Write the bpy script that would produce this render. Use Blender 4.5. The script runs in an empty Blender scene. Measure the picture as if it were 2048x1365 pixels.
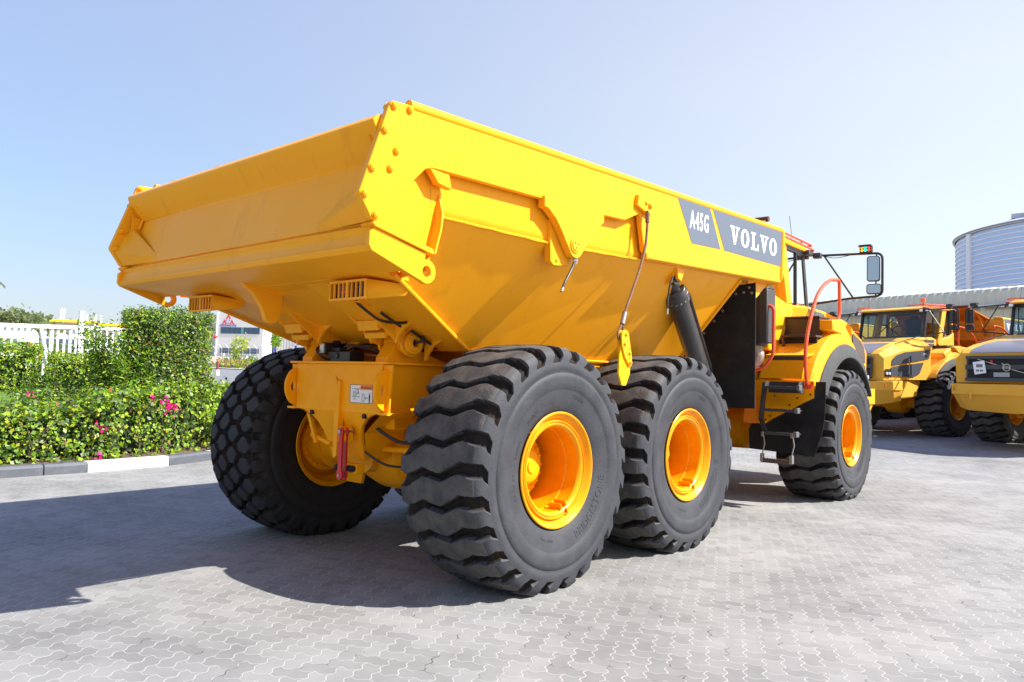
import bpy, bmesh, math, random
import numpy as np
from mathutils import Vector, Matrix
sc = bpy.context.scene
C = sc.collection
PI = math.pi
rnd = random.Random(7)
# ---------------------------------------------------------------- camera
CAM = Vector((-4.384, -5.062, 1.503))
cam_d = bpy.data.cameras.new('camera'); cam = bpy.data.objects.new('camera', cam_d); C.objects.link(cam)
yaw, pitch, roll = math.radians(41.24), math.radians(2.840), math.radians(1.572)
F = Vector((math.cos(yaw)*math.cos(pitch), math.sin(yaw)*math.cos(pitch), math.sin(pitch)))
R0 = Vector((math.sin(yaw), -math.cos(yaw), 0)); U0 = R0.cross(F)
RR = R0*math.cos(roll) + U0*math.sin(roll); UU = U0*math.cos(roll) - R0*math.sin(roll)
cam.matrix_world = Matrix(((RR.x, UU.x, -F.x, CAM.x), (RR.y, UU.y, -F.y, CAM.y), (RR.z, UU.z, -F.z, CAM.z), (0, 0, 0, 1)))
cam_d.sensor_width = 36; cam_d.lens = 36*1524.9/2048
cam_d.clip_start = 0.05; cam_d.clip_end = 5000
sc.camera = cam
# ---------------------------------------------------------------- sky, sun, exposure
SUN = Vector((1.09, -1.91, 2.06)).normalized()
el = math.asin(SUN.z); az = math.atan2(SUN.x, SUN.y)
w = bpy.data.worlds.new('World'); sc.world = w; w.use_nodes = True
nt = w.node_tree; bg = nt.nodes['Background']
sky = nt.nodes.new('ShaderNodeTexSky'); sky.sky_type = 'NISHITA'; sky.sun_disc = False
sky.sun_elevation = el; sky.sun_rotation = az; sky.air_density = 1.1; sky.dust_density = 1.0; sky.ozone_density = 2.2
nt.links.new(sky.outputs[0], bg.inputs[0]); bg.inputs[1].default_value = 0.055
# pale desert haze over the clear sky; unseen zenith set deep blue to tint shadows
bg2 = nt.nodes.new('ShaderNodeBackground'); wtc = nt.nodes.new('ShaderNodeTexCoord'); wsp = nt.nodes.new('ShaderNodeSeparateXYZ'); nt.links.new(wtc.outputs['Generated'], wsp.inputs[0])
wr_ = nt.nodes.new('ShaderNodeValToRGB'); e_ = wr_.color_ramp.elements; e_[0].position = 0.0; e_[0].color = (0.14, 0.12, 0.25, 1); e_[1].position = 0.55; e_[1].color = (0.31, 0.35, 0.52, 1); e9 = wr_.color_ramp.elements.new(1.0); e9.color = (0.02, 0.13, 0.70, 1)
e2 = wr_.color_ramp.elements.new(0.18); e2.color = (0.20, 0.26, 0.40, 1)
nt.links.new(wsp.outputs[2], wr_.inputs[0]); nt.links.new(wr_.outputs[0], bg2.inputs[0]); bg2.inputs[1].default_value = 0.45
# the haze glows white on the side of the sky nearer the sun
vd = nt.nodes.new('ShaderNodeVectorMath'); vd.operation = 'DOT_PRODUCT'; nt.links.new(wtc.outputs['Generated'], vd.inputs[0]); vd.inputs[1].default_value = Vector((SUN.x, SUN.y, 0)).normalized()
vm = nt.nodes.new('ShaderNodeMapRange'); vm.interpolation_type = 'SMOOTHSTEP'; vm.inputs['From Min'].default_value = -0.85; vm.inputs['From Max'].default_value = 0.45; vm.inputs['To Max'].default_value = 1.0; nt.links.new(vd.outputs['Value'], vm.inputs['Value'])
vz = nt.nodes.new('ShaderNodeMapRange'); vz.inputs['From Min'].default_value = 0.35; vz.inputs['From Max'].default_value = 0.85; vz.inputs['To Min'].default_value = 1.0; vz.inputs['To Max'].default_value = 0.0; nt.links.new(wsp.outputs[2], vz.inputs['Value'])
vq = nt.nodes.new('ShaderNodeMath'); vq.operation = 'MULTIPLY'; nt.links.new(vm.outputs[0], vq.inputs[0]); nt.links.new(vz.outputs[0], vq.inputs[1])
bg3 = nt.nodes.new('ShaderNodeBackground'); bg3.inputs[0].default_value = (0.165, 0.125, 0.03, 1); nt.links.new(vq.outputs[0], bg3.inputs[1])
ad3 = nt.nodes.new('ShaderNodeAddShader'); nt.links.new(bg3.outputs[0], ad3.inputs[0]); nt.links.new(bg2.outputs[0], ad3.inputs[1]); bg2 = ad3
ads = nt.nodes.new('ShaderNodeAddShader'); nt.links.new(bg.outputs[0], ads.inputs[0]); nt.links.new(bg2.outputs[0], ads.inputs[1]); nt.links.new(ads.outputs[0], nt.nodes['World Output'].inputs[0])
sl = bpy.data.lights.new('sun', 'SUN'); so = bpy.data.objects.new('sun', sl); C.objects.link(so)
sl.energy = 5.0; sl.angle = math.radians(0.5); sl.color = (1.0, 0.955, 0.88)
so.rotation_euler = SUN.to_track_quat('Z', 'Y').to_euler()
sc.view_settings.view_transform = 'Standard'; sc.view_settings.look = 'None'
sc.view_settings.exposure = 1.10; sc.view_settings.gamma = 1.0
sc.cycles.max_bounces = 8; sc.cycles.transparent_max_bounces = 16
# ---------------------------------------------------------------- materials
MATS = {}
def mat(name, col, rough=0.5, metal=0.0, coat=0.0, noise=None, bump=None, spec=0.5, trans=0.0, emit=None, alpha=1.0):
    """noise=(scale, amount, second colour) ; bump=(scale, strength)"""
    if name in MATS: return MATS[name]
    m = bpy.data.materials.new(name); m.use_nodes = True; n = m.node_tree.nodes; l = m.node_tree.links
    b = n['Principled BSDF']
    b.inputs['Base Color'].default_value = (*col, 1); b.inputs['Roughness'].default_value = rough
    b.inputs['Metallic'].default_value = metal; b.inputs['Coat Weight'].default_value = coat; b.inputs['Coat Roughness'].default_value = 0.15
    b.inputs['Specular IOR Level'].default_value = spec; b.inputs['Transmission Weight'].default_value = trans; b.inputs['Alpha'].default_value = alpha
    if 'yellow' in name: b.inputs['Specular Tint'].default_value = (1.0, 0.72, 0.25, 1)
    if emit: b.inputs['Emission Color'].default_value = (*emit[0], 1); b.inputs['Emission Strength'].default_value = emit[1]
    tc = n.new('ShaderNodeTexCoord')
    if noise:
        t = n.new('ShaderNodeTexNoise'); t.inputs['Scale'].default_value = noise[0]; t.inputs['Detail'].default_value = 6; t.inputs['Roughness'].default_value = 0.62
        l.new(tc.outputs['Object'], t.inputs['Vector'])
        r = n.new('ShaderNodeValToRGB'); r.color_ramp.elements[0].position = 0.38; r.color_ramp.elements[1].position = 0.72
        l.new(t.outputs['Fac'], r.inputs['Fac'])
        mx = n.new('ShaderNodeMix'); mx.data_type = 'RGBA'
        mu = n.new('ShaderNodeMath'); mu.operation = 'MULTIPLY'; mu.inputs[1].default_value = noise[1]
        l.new(r.outputs['Color'], mu.inputs[0]); l.new(mu.outputs[0], mx.inputs[0])
        mx.inputs[6].default_value = (*col, 1); mx.inputs[7].default_value = (*noise[2], 1)
        l.new(mx.outputs[2], b.inputs['Base Color'])
        m2 = n.new('ShaderNodeMath'); m2.operation = 'MULTIPLY_ADD'; m2.inputs[1].default_value = 0.25; m2.inputs[2].default_value = rough-0.08
        l.new(t.outputs['Fac'], m2.inputs[0]); l.new(m2.outputs[0], b.inputs['Roughness'])
    if bump:
        t = n.new('ShaderNodeTexNoise'); t.inputs['Scale'].default_value = bump[0]; t.inputs['Detail'].default_value = 4
        l.new(tc.outputs['Object'], t.inputs['Vector'])
        bp = n.new('ShaderNodeBump'); bp.inputs['Strength'].default_value = bump[1]; bp.inputs['Distance'].default_value = 0.02
        l.new(t.outputs['Fac'], bp.inputs['Height']); l.new(bp.outputs[0], b.inputs['Normal'])
    MATS[name] = m; return m
YEL = (0.91, 0.385, 0.012)
yellow = mat('yellow_paint', YEL, 0.36, coat=0.0, spec=0.38, noise=(1.6, 0.30, (0.82, 0.325, 0.008)), bump=(2.4, 0.14))
def add_grime(m, sc_, lo, col, amt):      # thin vertical smears and scattered smudges in the paint
    n = m.node_tree.nodes; l = m.node_tree.links; b = n['Principled BSDF']; src = b.inputs['Base Color'].links[0].from_socket
    tc = n.new('ShaderNodeTexCoord'); mp = n.new('ShaderNodeMapping'); mp.inputs['Scale'].default_value = (sc_, sc_, sc_*.28); l.new(tc.outputs['Object'], mp.inputs[0])
    t = n.new('ShaderNodeTexNoise'); t.inputs['Scale'].default_value = 1.0; t.inputs['Detail'].default_value = 8; t.inputs['Roughness'].default_value = .7; l.new(mp.outputs[0], t.inputs['Vector'])
    r = n.new('ShaderNodeValToRGB'); r.color_ramp.elements[0].position = lo; r.color_ramp.elements[1].position = lo+.16; l.new(t.outputs['Fac'], r.inputs[0])
    q = n.new('ShaderNodeMath'); q.operation = 'MULTIPLY'; q.inputs[1].default_value = amt; l.new(r.outputs[0], q.inputs[0])
    mx = n.new('ShaderNodeMix'); mx.data_type = 'RGBA'; l.new(q.outputs[0], mx.inputs[0]); l.new(src, mx.inputs[6]); mx.inputs[7].default_value = (*col, 1); l.new(mx.outputs[2], b.inputs['Base Color'])
add_grime(yellow, 5.0, .56, (0.45, 0.17, 0.008), .28); add_grime(yellow, 22.0, .66, (0.22, 0.10, 0.015), .35)
yellow2 = mat('yellow_chassis_paint', (0.97, 0.385, 0.004), 0.42, coat=0.03, spec=0.4, noise=(7, 0.25, (0.66, 0.24, 0.004)), bump=(30, 0.10))
rimY = mat('rim_yellow', (0.78, 0.31, 0.002), 0.28, coat=0.15, noise=(9, 0.4, (0.55, 0.19, 0.004)))
rock = mat('shade_dark_rubber', (0.014, 0.014, 0.016), 0.62, spec=.3, noise=(9, .5, (0.03, 0.028, 0.028)), bump=(60, .15)); rock_top = mat('scuffed_shade_rubber', (0.028, 0.028, 0.031), 0.7, spec=.3, noise=(9, .6, (0.055, 0.053, 0.052)))  # rear-left tyre stands in shade; that shade is mixed into these blacks
faded = mat('faded_yellow_paint', (0.80, 0.41, 0.055), 0.45, noise=(3, .35, (0.72, 0.33, 0.03)))
rubber = mat('tyre_rubber', (0.032, 0.034, 0.042), 0.6, spec=.35, noise=(7, 0.5, (0.062, 0.064, 0.072)), bump=(60, 0.15))
tread = mat('worn_tread_rubber', (0.050, 0.049, 0.052), 0.75, spec=.3, noise=(8, 0.7, (0.15, 0.135, 0.115)), bump=(90, 0.3))
groove = mat('groove_rubber', (0.012, 0.012, 0.014), 0.8, spec=.2, noise=(6, 0.5, (0.06, 0.038, 0.02)))
black = mat('black_paint', (0.018, 0.018, 0.02), 0.35, noise=(12, 0.4, (0.04, 0.038, 0.036)))
matblack = mat('black_rubber_sheet', (0.008, 0.008, 0.009), 0.65, spec=.3, noise=(5, 0.5, (0.035, 0.032, 0.03)), bump=(25, 0.2))
dgrey = mat('dark_grey_plastic', (0.05, 0.05, 0.055), 0.5, bump=(80, 0.15))
brownp = mat('brown_grey_box', (0.055, 0.035, 0.028), 0.45)
steel = mat('bare_steel', (0.45, 0.44, 0.42), 0.35, metal=0.9, noise=(20, 0.5, (0.25, 0.2, 0.16)))
cyl_grey = mat('cylinder_dark_grey', (0.035, 0.034, 0.037), 0.30, noise=(10, 0.4, (0.09, 0.08, 0.075)))
rust = mat('rusty_wire_rope', (0.16, 0.07, 0.035), 0.75, noise=(40, 0.6, (0.30, 0.20, 0.14)))
redp = mat('red_paint', (0.55, 0.006, 0.012), 0.35, coat=0.3)
orange = mat('orange_red_rail', (0.80, 0.085, 0.02), 0.35, coat=0.3)
decal = mat('grey_blue_decal', (0.105, 0.128, 0.172), 0.6, spec=.3)
white = mat('white_paint', (0.80, 0.80, 0.80), 0.45)
redlens = mat('red_lens', (0.35, 0.01, 0.01), 0.15)
redlit = mat('red_lamp_lit', (0.9, 0.02, 0.02), 0.3, emit=((1, 0.02, 0.03), 1.2))
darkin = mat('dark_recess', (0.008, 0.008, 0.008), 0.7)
# ---------------------------------------------------------------- mesh helpers
class MB:
    def __init__(s): s.v = []; s.f = []; s.m = []
    def add(s, vs, fs, mi=0):
        o = len(s.v); s.v += [tuple(v) for v in vs]; s.f += [tuple(i+o for i in f) for f in fs]; s.m += [mi]*len(fs); return s
    def box(s, lo, hi, mi=0):
        x0, y0, z0 = lo; x1, y1, z1 = hi
        return s.add([(x0,y0,z0),(x1,y0,z0),(x1,y1,z0),(x0,y1,z0),(x0,y0,z1),(x1,y0,z1),(x1,y1,z1),(x0,y1,z1)],
                     [(0,3,2,1),(4,5,6,7),(0,1,5,4),(1,2,6,5),(2,3,7,6),(3,0,4,7)], mi)
    def obox(s, c, ax, ay, az, mi=0):      # oriented box: centre + half-extent vectors
        c, ax, ay, az = map(Vector, (c, ax, ay, az)); vs = []
        for k in (-1, 1):
            for (i, j) in ((-1,-1),(1,-1),(1,1),(-1,1)): vs.append(c+ax*i+ay*j+az*k)
        return s.add(vs, [(0,3,2,1),(4,5,6,7),(0,1,5,4),(1,2,6,5),(2,3,7,6),(3,0,4,7)], mi)
    def beam(s, a, b, wd, ht, up=(0,0,1), mi=0):
        a, b = Vector(a), Vector(b); d = (b-a); L = d.length; d.normalize(); u = Vector(up)
        sd = d.cross(u).normalized(); u = sd.cross(d)
        return s.obox((a+b)/2, d*L/2, sd*wd/2, u*ht/2, mi)
    def prism(s, ax, pts, a, b, mi=0):      # pts in the two other axes (x,z) for y ; (y,z) for x ; (x,y) for z
        def P(p, t): return {'y': (p[0], t, p[1]), 'x': (t, p[0], p[1]), 'z': (p[0], p[1], t)}[ax]
        n = len(pts); area = sum(pts[i][0]*pts[(i+1)%n][1]-pts[(i+1)%n][0]*pts[i][1] for i in range(n))
        if a > b: a, b = b, a
        pp = list(pts)
        flip = (area > 0) == (ax == 'y')
        if flip: pp = pp[::-1]
        # now pp is counter-clockwise seen from +axis
        vs = [P(p, a) for p in pp]+[P(p, b) for p in pp]
        fs = [tuple(range(n))[::-1], tuple(range(n, 2*n))]+[(i, (i+1)%n, n+(i+1)%n, n+i) for i in range(n)]
        return s.add(vs, fs, mi)
    def cyl(s, a, b, r0, r1=None, n=20, mi=0, cap=True):
        if r1 is None: r1 = r0
        a, b = Vector(a), Vector(b); d = (b-a).normalized()
        u = d.orthogonal().normalized(); v = d.cross(u); vs = []
        for c, r in ((a, r0), (b, r1)):
            for i in range(n):
                t = 2*PI*i/n; vs.append(c+u*math.cos(t)*r+v*math.sin(t)*r)
        fs = [(i, (i+1)%n, n+(i+1)%n, n+i) for i in range(n)]
        if cap: fs += [tuple(range(n))[::-1], tuple(range(n, 2*n))]
        return s.add(vs, fs, mi)
    def lathe(s, prof, o=(0,0,0), axis='y', n=64, mi=0, mis=None, close=False):  # prof (t along axis, r)
        o = Vector(o); vs = []; m = len(prof)
        for i in range(n):
            t = 2*PI*i/n; cs, sn = math.cos(t), math.sin(t)
            for (h, r) in prof:
                vs.append(o+Vector({'y': (r*cs, h, r*sn), 'x': (h, r*cs, r*sn), 'z': (r*cs, r*sn, h)}[axis]))
        for j in range(m-1 if not close else m):
            k = (j+1) % m
            fs = [(i*m+j, ((i+1)%n)*m+j, ((i+1)%n)*m+k, i*m+k) for i in range(n)]
            s.add([], [], 0)
            s.f += [] ; 
            s._pend = getattr(s, '_pend', []); s._pend.append((fs, mis[j] if mis else mi))
        off = len(s.v); s.v += [tuple(v) for v in vs]
        for fs, mm in s._pend:
            s.f += [tuple(i+off for i in f) for f in fs]; s.m += [mm]*len(fs)
        s._pend = []
        return s
    def tube(s, pts, r, n=10, mi=0, closed=False, cap=True):
        P = [Vector(p) for p in pts]; m = len(P); vs = []; prev = None
        for i, p in enumerate(P):
            if closed: d = (P[(i+1)%m]-P[i-1])
            else: d = (P[min(i+1, m-1)]-P[max(i-1, 0)])
            d.normalize()
            if prev is None: u = d.orthogonal().normalized()
            else: u = (prev-d*prev.dot(d)).normalized()
            prev = u; v = d.cross(u); rr = r[i] if isinstance(r, (list, tuple)) else r
            for k in range(n):
                t = 2*PI*k/n; vs.append(p+u*math.cos(t)*rr+v*math.sin(t)*rr)
        fs = []
        for i in range(m if closed else m-1):
            j = (i+1) % m
            for k in range(n): fs.append((i*n+k, i*n+(k+1)%n, j*n+(k+1)%n, j*n+k))
        if cap and not closed: fs += [tuple(range(n))[::-1], tuple(range((m-1)*n, m*n))]
        return s.add(vs, fs, mi)
    def bolt(s, p, d, r=0.026, h=0.022, mi=0):
        p, d = Vector(p), Vector(d).normalized()
        s.cyl(p, p+d*0.006, r*1.2, n=14, mi=mi); s.cyl(p+d*0.005, p+d*h*.8, r, r*0.88, n=12, mi=mi); s.cyl(p+d*h*.79, p+d*h, r*.8, r*0.5, n=12, mi=mi); return s
    def build(s, name, mats, parent=None, bevel=0, ang=32, seg=2, loc=None, smooth=True, recalc=False):
        me = bpy.data.meshes.new(name); me.from_pydata([tuple(v) for v in s.v], [], s.f)
        if not isinstance(mats, (list, tuple)): mats = [mats]
        for m in mats: me.materials.append(m)
        me.polygons.foreach_set('material_index', s.m)
        if recalc:
            b = bmesh.new(); b.from_mesh(me); bmesh.ops.recalc_face_normals(b, faces=b.faces); b.to_mesh(me); b.free()
        if smooth:
            me.polygons.foreach_set('use_smooth', [True]*len(s.f)); me.set_sharp_from_angle(angle=math.radians(ang))
        o = bpy.data.objects.new(name, me); C.objects.link(o)
        if parent: o.parent = parent
        if loc: o.location = loc
        if bevel:
            bv = o.modifiers.new('bevel', 'BEVEL'); bv.width = bevel; bv.segments = seg; bv.limit_method = 'ANGLE'; bv.angle_limit = math.radians(35)
            bv.harden_normals = False
        return o
def arc(cx, cy, r, a0, a1, n=8):
    return [(cx+r*math.cos(math.radians(a0+(a1-a0)*i/n)), cy+r*math.sin(math.radians(a0+(a1-a0)*i/n))) for i in range(n+1)]
def smoothpath(pts, n=6):
    P = [Vector(p) for p in pts]; out = []
    for i in range(len(P)-1):
        a, b, c, d = P[max(i-1,0)], P[i], P[i+1], P[min(i+2, len(P)-1)]
        for k in range(n):
            t = k/n; out.append(0.5*((2*b)+(c-a)*t+(2*a-5*b+4*c-d)*t*t+(3*b-a-3*c+d)*t**3))
    out.append(P[-1]); return out
def roundpath(pts, r, n=5):        # polyline with rounded corners
    P = [Vector(p) for p in pts]; out = [P[0]]
    for i in range(1, len(P)-1):
        a = (P[i-1]-P[i]); b = (P[i+1]-P[i]); ra = min(r, a.length*0.49, b.length*0.49)
        s_, e_ = P[i]+a.normalized()*ra, P[i]+b.normalized()*ra
        for k in range(n+1):
            t = k/n; out.append(s_*(1-t)**2+P[i]*2*t*(1-t)+e_*t*t)
    out.append(P[-1]); return out
def thing(name, label, cat, loc=(0,0,0), rz=0, group=None):
    o = bpy.data.objects.new(name, None); C.objects.link(o); o.location = loc; o.rotation_euler = (0, 0, rz); o.empty_display_size = 0.2
    o['label'] = label; o['category'] = cat
    if group: o['group'] = group
    return o
def tag(o, label, cat, group=None, kind=None):
    if label: o['label'] = label
    if cat: o['category'] = cat
    if group: o['group'] = group
    if kind: o['kind'] = kind
    return o
def structure(o): o['kind'] = 'structure'; return o
def copy_tree(o, parent=None):
    c = o.copy(); C.objects.link(c)
    if parent: c.parent = parent
    for ch in [x for x in bpy.data.objects if x.parent == o]: copy_tree(ch, c)
    return c
FONT_CACHE = {}
def text_mesh(s, size, name='t', bold=0.0, sx=1.0, align='CENTER', space=1.0):
    cu = bpy.data.curves.new('tmp', 'FONT'); cu.body = s; cu.size = size; cu.align_x = align; cu.align_y = 'CENTER'; cu.offset = bold; cu.fill_mode = 'FRONT'
    cu.resolution_u = 3; cu.space_character = space
    o = bpy.data.objects.new('tmp', cu); C.objects.link(o)
    dg = bpy.context.evaluated_depsgraph_get(); dg.update()
    me = bpy.data.meshes.new_from_object(o.evaluated_get(dg)); bpy.data.objects.remove(o)
    vs = [(v.co.x*sx, v.co.y) for v in me.vertices]; fs = [tuple(p.vertices) for p in me.polygons]
    bpy.data.meshes.remove(me); return vs, fs
def add_text(mb, s, size, o, ax, ay, bold=0.0, sx=1.0, mi=0, align='CENTER', space=1.0):
    vs, fs = text_mesh(s, size, bold=bold, sx=sx, align=align, space=space); o, ax, ay = Vector(o), Vector(ax), Vector(ay)
    mb.add([o+ax*a+ay*b for a, b in vs], fs, mi)
def ray_pt(px, py, dist):          # where a ray of the photograph stands at a horizontal distance: used only to survey far things
    d = F+RR*((px-1024)/1524.9)-UU*((py-682.5)/1524.9)
    return CAM+d*(dist/math.hypot(d.x, d.y))
def plane_pt(px, py, ax, v):
    d = F+RR*((px-1024)/1524.9)-UU*((py-682.5)/1524.9)
    return CAM+d*((v-CAM[ax])/d[ax])
# ---------------------------------------------------------------- ground: interlocking zigzag pavers in herringbone bond
def terrain(x, y):
    s = (x-9)*0.93+y*0.11
    z = 0.031*max(0, min(s, 22))*min(1, max(0, s)/6) if s > 0 else 0.0
    zl = float(np.interp(y, [8.0, 10.2, 12.0, 15, 32, 62, 200, 1500], [0.0, 0.72, 0.90, 1.0, 1.50, 2.95, 3.6, 4.0]))
    wr = min(1, max(0, ((y+5.06)*0.60-(x+4.38)*0.80)/6+1.5)) if y > 7 else 0      # the rise belongs to the garden side only
    return zl*wr+z*(1-wr)
def paver_material():
    m = bpy.data.materials.new('interlocking_pavers'); m.use_nodes = True; n = m.node_tree.nodes; l = m.node_tree.links
    b = n['Principled BSDF']; tc = n.new('ShaderNodeTexCoord')
    def M(op, a, b_=None, c_=None):
        q = n.new('ShaderNodeMath'); q.operation = op
        for i, v in enumerate((a, b_, c_)):
            if v is None: continue
            if isinstance(v, (int, float)): q.inputs[i].default_value = v
            else: l.new(v, q.inputs[i])
        return q.outputs[0]
    mp = n.new('ShaderNodeMapping'); mp.inputs['Rotation'].default_value = (0, 0, math.radians(-25.1)); mp.inputs['Scale'].default_value = (1, 1, 1)
    l.new(tc.outputs['Object'], mp.inputs['Vector'])
    sp = n.new('ShaderNodeSeparateXYZ'); l.new(mp.outputs[0], sp.inputs[0])
    A = 0.1
    nz = n.new('ShaderNodeTexNoise'); nz.inputs['Scale'].default_value = 2.2; nz.inputs['Detail'].default_value = 3; l.new(tc.outputs['Object'], nz.inputs['Vector'])
    sn = n.new('ShaderNodeSeparateColor'); l.new(nz.outputs['Color'], sn.inputs[0])
    X = M('ADD', M('MULTIPLY', sp.outputs[0], 1/A), M('MULTIPLY', sn.outputs[0], 0.30)); Y = M('ADD', M('MULTIPLY', sp.outputs[1], 1/A), M('MULTIPLY', sn.outputs[1], 0.30))
    zz = lambda u, off: M('MINIMUM', M('MAXIMUM', M('MULTIPLY', M('SUBTRACT', M('PINGPONG', M('ADD', u, off), 0.5), 0.25), 1.5), -0.24), 0.24)
    X2 = M('ADD', X, M('MULTIPLY', zz(Y, 0.0), 0.42)); Y2 = M('ADD', Y, M('MULTIPLY', zz(X, 0.25), 0.42))
    fi, fj = M('FLOOR', X2), M('FLOOR', Y2); fx, fy = M('SUBTRACT', X2, fi), M('SUBTRACT', Y2, fj)
    k = M('FLOORED_MODULO', M('ADD', fi, fj), 4.0)
    eq = lambda v: M('COMPARE', k, v, 0.1)
    big = 2.0
    fxs = M('MULTIPLY', fx, 1.6); fxr = M('MULTIPLY', M('SUBTRACT', 1.0, fx), 1.6)
    dl = M('ADD', fxs, M('MULTIPLY', eq(1.0), big)); dr = M('ADD', fxr, M('MULTIPLY', eq(0.0), big))
    dt = M('ADD', M('SUBTRACT', 1.0, fy), M('MULTIPLY', eq(2.0), big)); db = M('ADD', fy, M('MULTIPLY', eq(3.0), big))
    d = M('MINIMUM', M('MINIMUM', dl, dr), M('MINIMUM', dt, db))
    # brick id: left/lower cell of each pair
    idx = M('SUBTRACT', fi, eq(1.0)); idy = M('SUBTRACT', fj, eq(3.0))
    cv = n.new('ShaderNodeCombineXYZ'); l.new(idx, cv.inputs[0]); l.new(idy, cv.inputs[1])
    wn = n.new('ShaderNodeTexWhiteNoise'); wn.noise_dimensions = '2D'; l.new(cv.outputs[0], wn.inputs['Vector'])
    # joint width with slow variation
    nw = n.new('ShaderNodeTexNoise'); nw.inputs['Scale'].default_value = 9; nw.inputs['Detail'].default_value = 2; l.new(tc.outputs['Object'], nw.inputs['Vector'])
    jw = M('MULTIPLY_ADD', nw.outputs['Fac'], 0.038, 0.004)
    mr = n.new('ShaderNodeMapRange'); mr.interpolation_type = 'SMOOTHSTEP'; l.new(d, mr.inputs['Value']); l.new(jw, mr.inputs['From Min']); l.new(M('ADD', jw, 0.03), mr.inputs['From Max'])
    face = mr.outputs[0]                                         # 0 in the joint, 1 on the paver
    # colours
    big_n = n.new('ShaderNodeTexNoise'); big_n.inputs['Scale'].default_value = 0.55; big_n.inputs['Detail'].default_value = 5; big_n.inputs['Roughness'].default_value = 0.65; l.new(tc.outputs['Object'], big_n.inputs['Vector'])
    fine = n.new('ShaderNodeTexNoise'); fine.inputs['Scale'].default_value = 160; fine.inputs['Detail'].default_value = 3; l.new(tc.outputs['Object'], fine.inputs['Vector'])
    cr = n.new('ShaderNodeValToRGB'); cr.color_ramp.elements[0].color = (0.172, 0.172, 0.168, 1); cr.color_ramp.elements[1].color = (0.272, 0.269, 0.257, 1)
    cr.color_ramp.elements[0].position = 0.30; cr.color_ramp.elements[1].position = 0.62
    l.new(big_n.outputs['Fac'], cr.inputs['Fac'])
    v = M('ADD', M('MULTIPLY_ADD', wn.outputs['Value'], 0.22, 0.79), M('MULTIPLY', fine.outputs['Fac'], 0.16))
    hs = n.new('ShaderNodeHueSaturation'); l.new(cr.outputs['Color'], hs.inputs['Color']); l.new(v, hs.inputs['Value'])
    # dark marks: tyre scuffs, holes
    vo = n.new('ShaderNodeTexVoronoi'); vo.inputs['Scale'].default_value = 1.1; vo.inputs['Randomness'].default_value = 1.0; l.new(tc.outputs['Object'], vo.inputs['Vector'])
    spm = n.new('ShaderNodeMapRange'); l.new(vo.outputs['Distance'], spm.inputs['Value']); spm.inputs['From Min'].default_value = 0.015; spm.inputs['From Max'].default_value = 0.035; spm.inputs['To Min'].default_value = 0.45; spm.inputs['To Max'].default_value = 1
    sm = n.new('ShaderNodeMix'); sm.data_type = 'RGBA'; sm.blend_type = 'MULTIPLY'; sm.inputs[0].default_value = 1; l.new(hs.outputs['Color'], sm.inputs[6]); l.new(spm.outputs[0], sm.inputs[7])
    # broad soft stains and tyre scuffs
    st = n.new('ShaderNodeTexNoise'); st.inputs['Scale'].default_value = 0.38; st.inputs['Detail'].default_value = 8; st.inputs['Roughness'].default_value = 0.7; st.inputs['Distortion'].default_value = 0.6; l.new(tc.outputs['Object'], st.inputs['Vector'])
    sr = n.new('ShaderNodeMapRange'); sr.inputs['From Min'].default_value = 0.50; sr.inputs['From Max'].default_value = 0.68; sr.inputs['To Min'].default_value = 1.0; sr.inputs['To Max'].default_value = 0.80; l.new(st.outputs['Fac'], sr.inputs['Value'])
    # joint colour: pale sand, in places dark
    jn = n.new('ShaderNodeTexNoise'); jn.inputs['Scale'].default_value = 5; jn.inputs['Detail'].default_value = 3; l.new(tc.outputs['Object'], jn.inputs['Vector'])
    jr = n.new('ShaderNodeValToRGB'); jr.color_ramp.elements[0].color = (0.10, 0.09, 0.085, 1); jr.color_ramp.elements[1].color = (0.355, 0.342, 0.322, 1)
    jr.color_ramp.elements[0].position = 0.34; jr.color_ramp.elements[1].position = 0.43; l.new(jn.outputs['Fac'], jr.inputs['Fac'])
    fin = n.new('ShaderNodeMix'); fin.data_type = 'RGBA'; l.new(face, fin.inputs[0]); l.new(jr.outputs['Color'], fin.inputs[6]); l.new(sm.outputs[2], fin.inputs[7])
    sx_ = n.new('ShaderNodeMix'); sx_.data_type = 'RGBA'; sx_.blend_type = 'MULTIPLY'; sx_.inputs[0].default_value = 1; l.new(fin.outputs[2], sx_.inputs[6]); l.new(sr.outputs[0], sx_.inputs[7]); l.new(sx_.outputs[2], b.inputs['Base Color']); b.inputs['Roughness'].default_value = 0.78; b.inputs['Specular IOR Level'].default_value = 0.3
    bp = n.new('ShaderNodeBump'); bp.inputs['Strength'].default_value = 0.35; bp.inputs['Distance'].default_value = 0.006
    l.new(M('ADD', M('MULTIPLY', face, 1.0), M('MULTIPLY', fine.outputs['Fac'], 0.25)), bp.inputs['Height']); l.new(bp.outputs[0], b.inputs['Normal'])
    return m
def ground_sheet(name, m, xs, ys, z0, inside=None):
    mb = MB(); nx, ny = len(xs), len(ys)
    mb.v = [(x, y, terrain(x, y)+z0) for y in ys for x in xs]
    for j in range(ny-1):
        for i in range(nx-1):
            cx, cy = (xs[i]+xs[i+1])/2, (ys[j]+ys[j+1])/2
            if inside and not inside(cx, cy): continue
            mb.f.append((j*nx+i, j*nx+i+1, (j+1)*nx+i+1, (j+1)*nx+i)); mb.m.append(0)
    return structure(mb.build(name, m))
def frange(a, b, s):
    out = []; x = a
    while x < b-1e-6: out.append(x); x += s
    return out+[b]
far_x = [-1500, -600, -300, -150, -80]+frange(-60, 120, 3)+[150, 220, 350, 700, 1500]
sand = mat('sandy_ground', (0.36, 0.31, 0.24), 0.9, noise=(0.3, 0.5, (0.28, 0.25, 0.18)))
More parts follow.
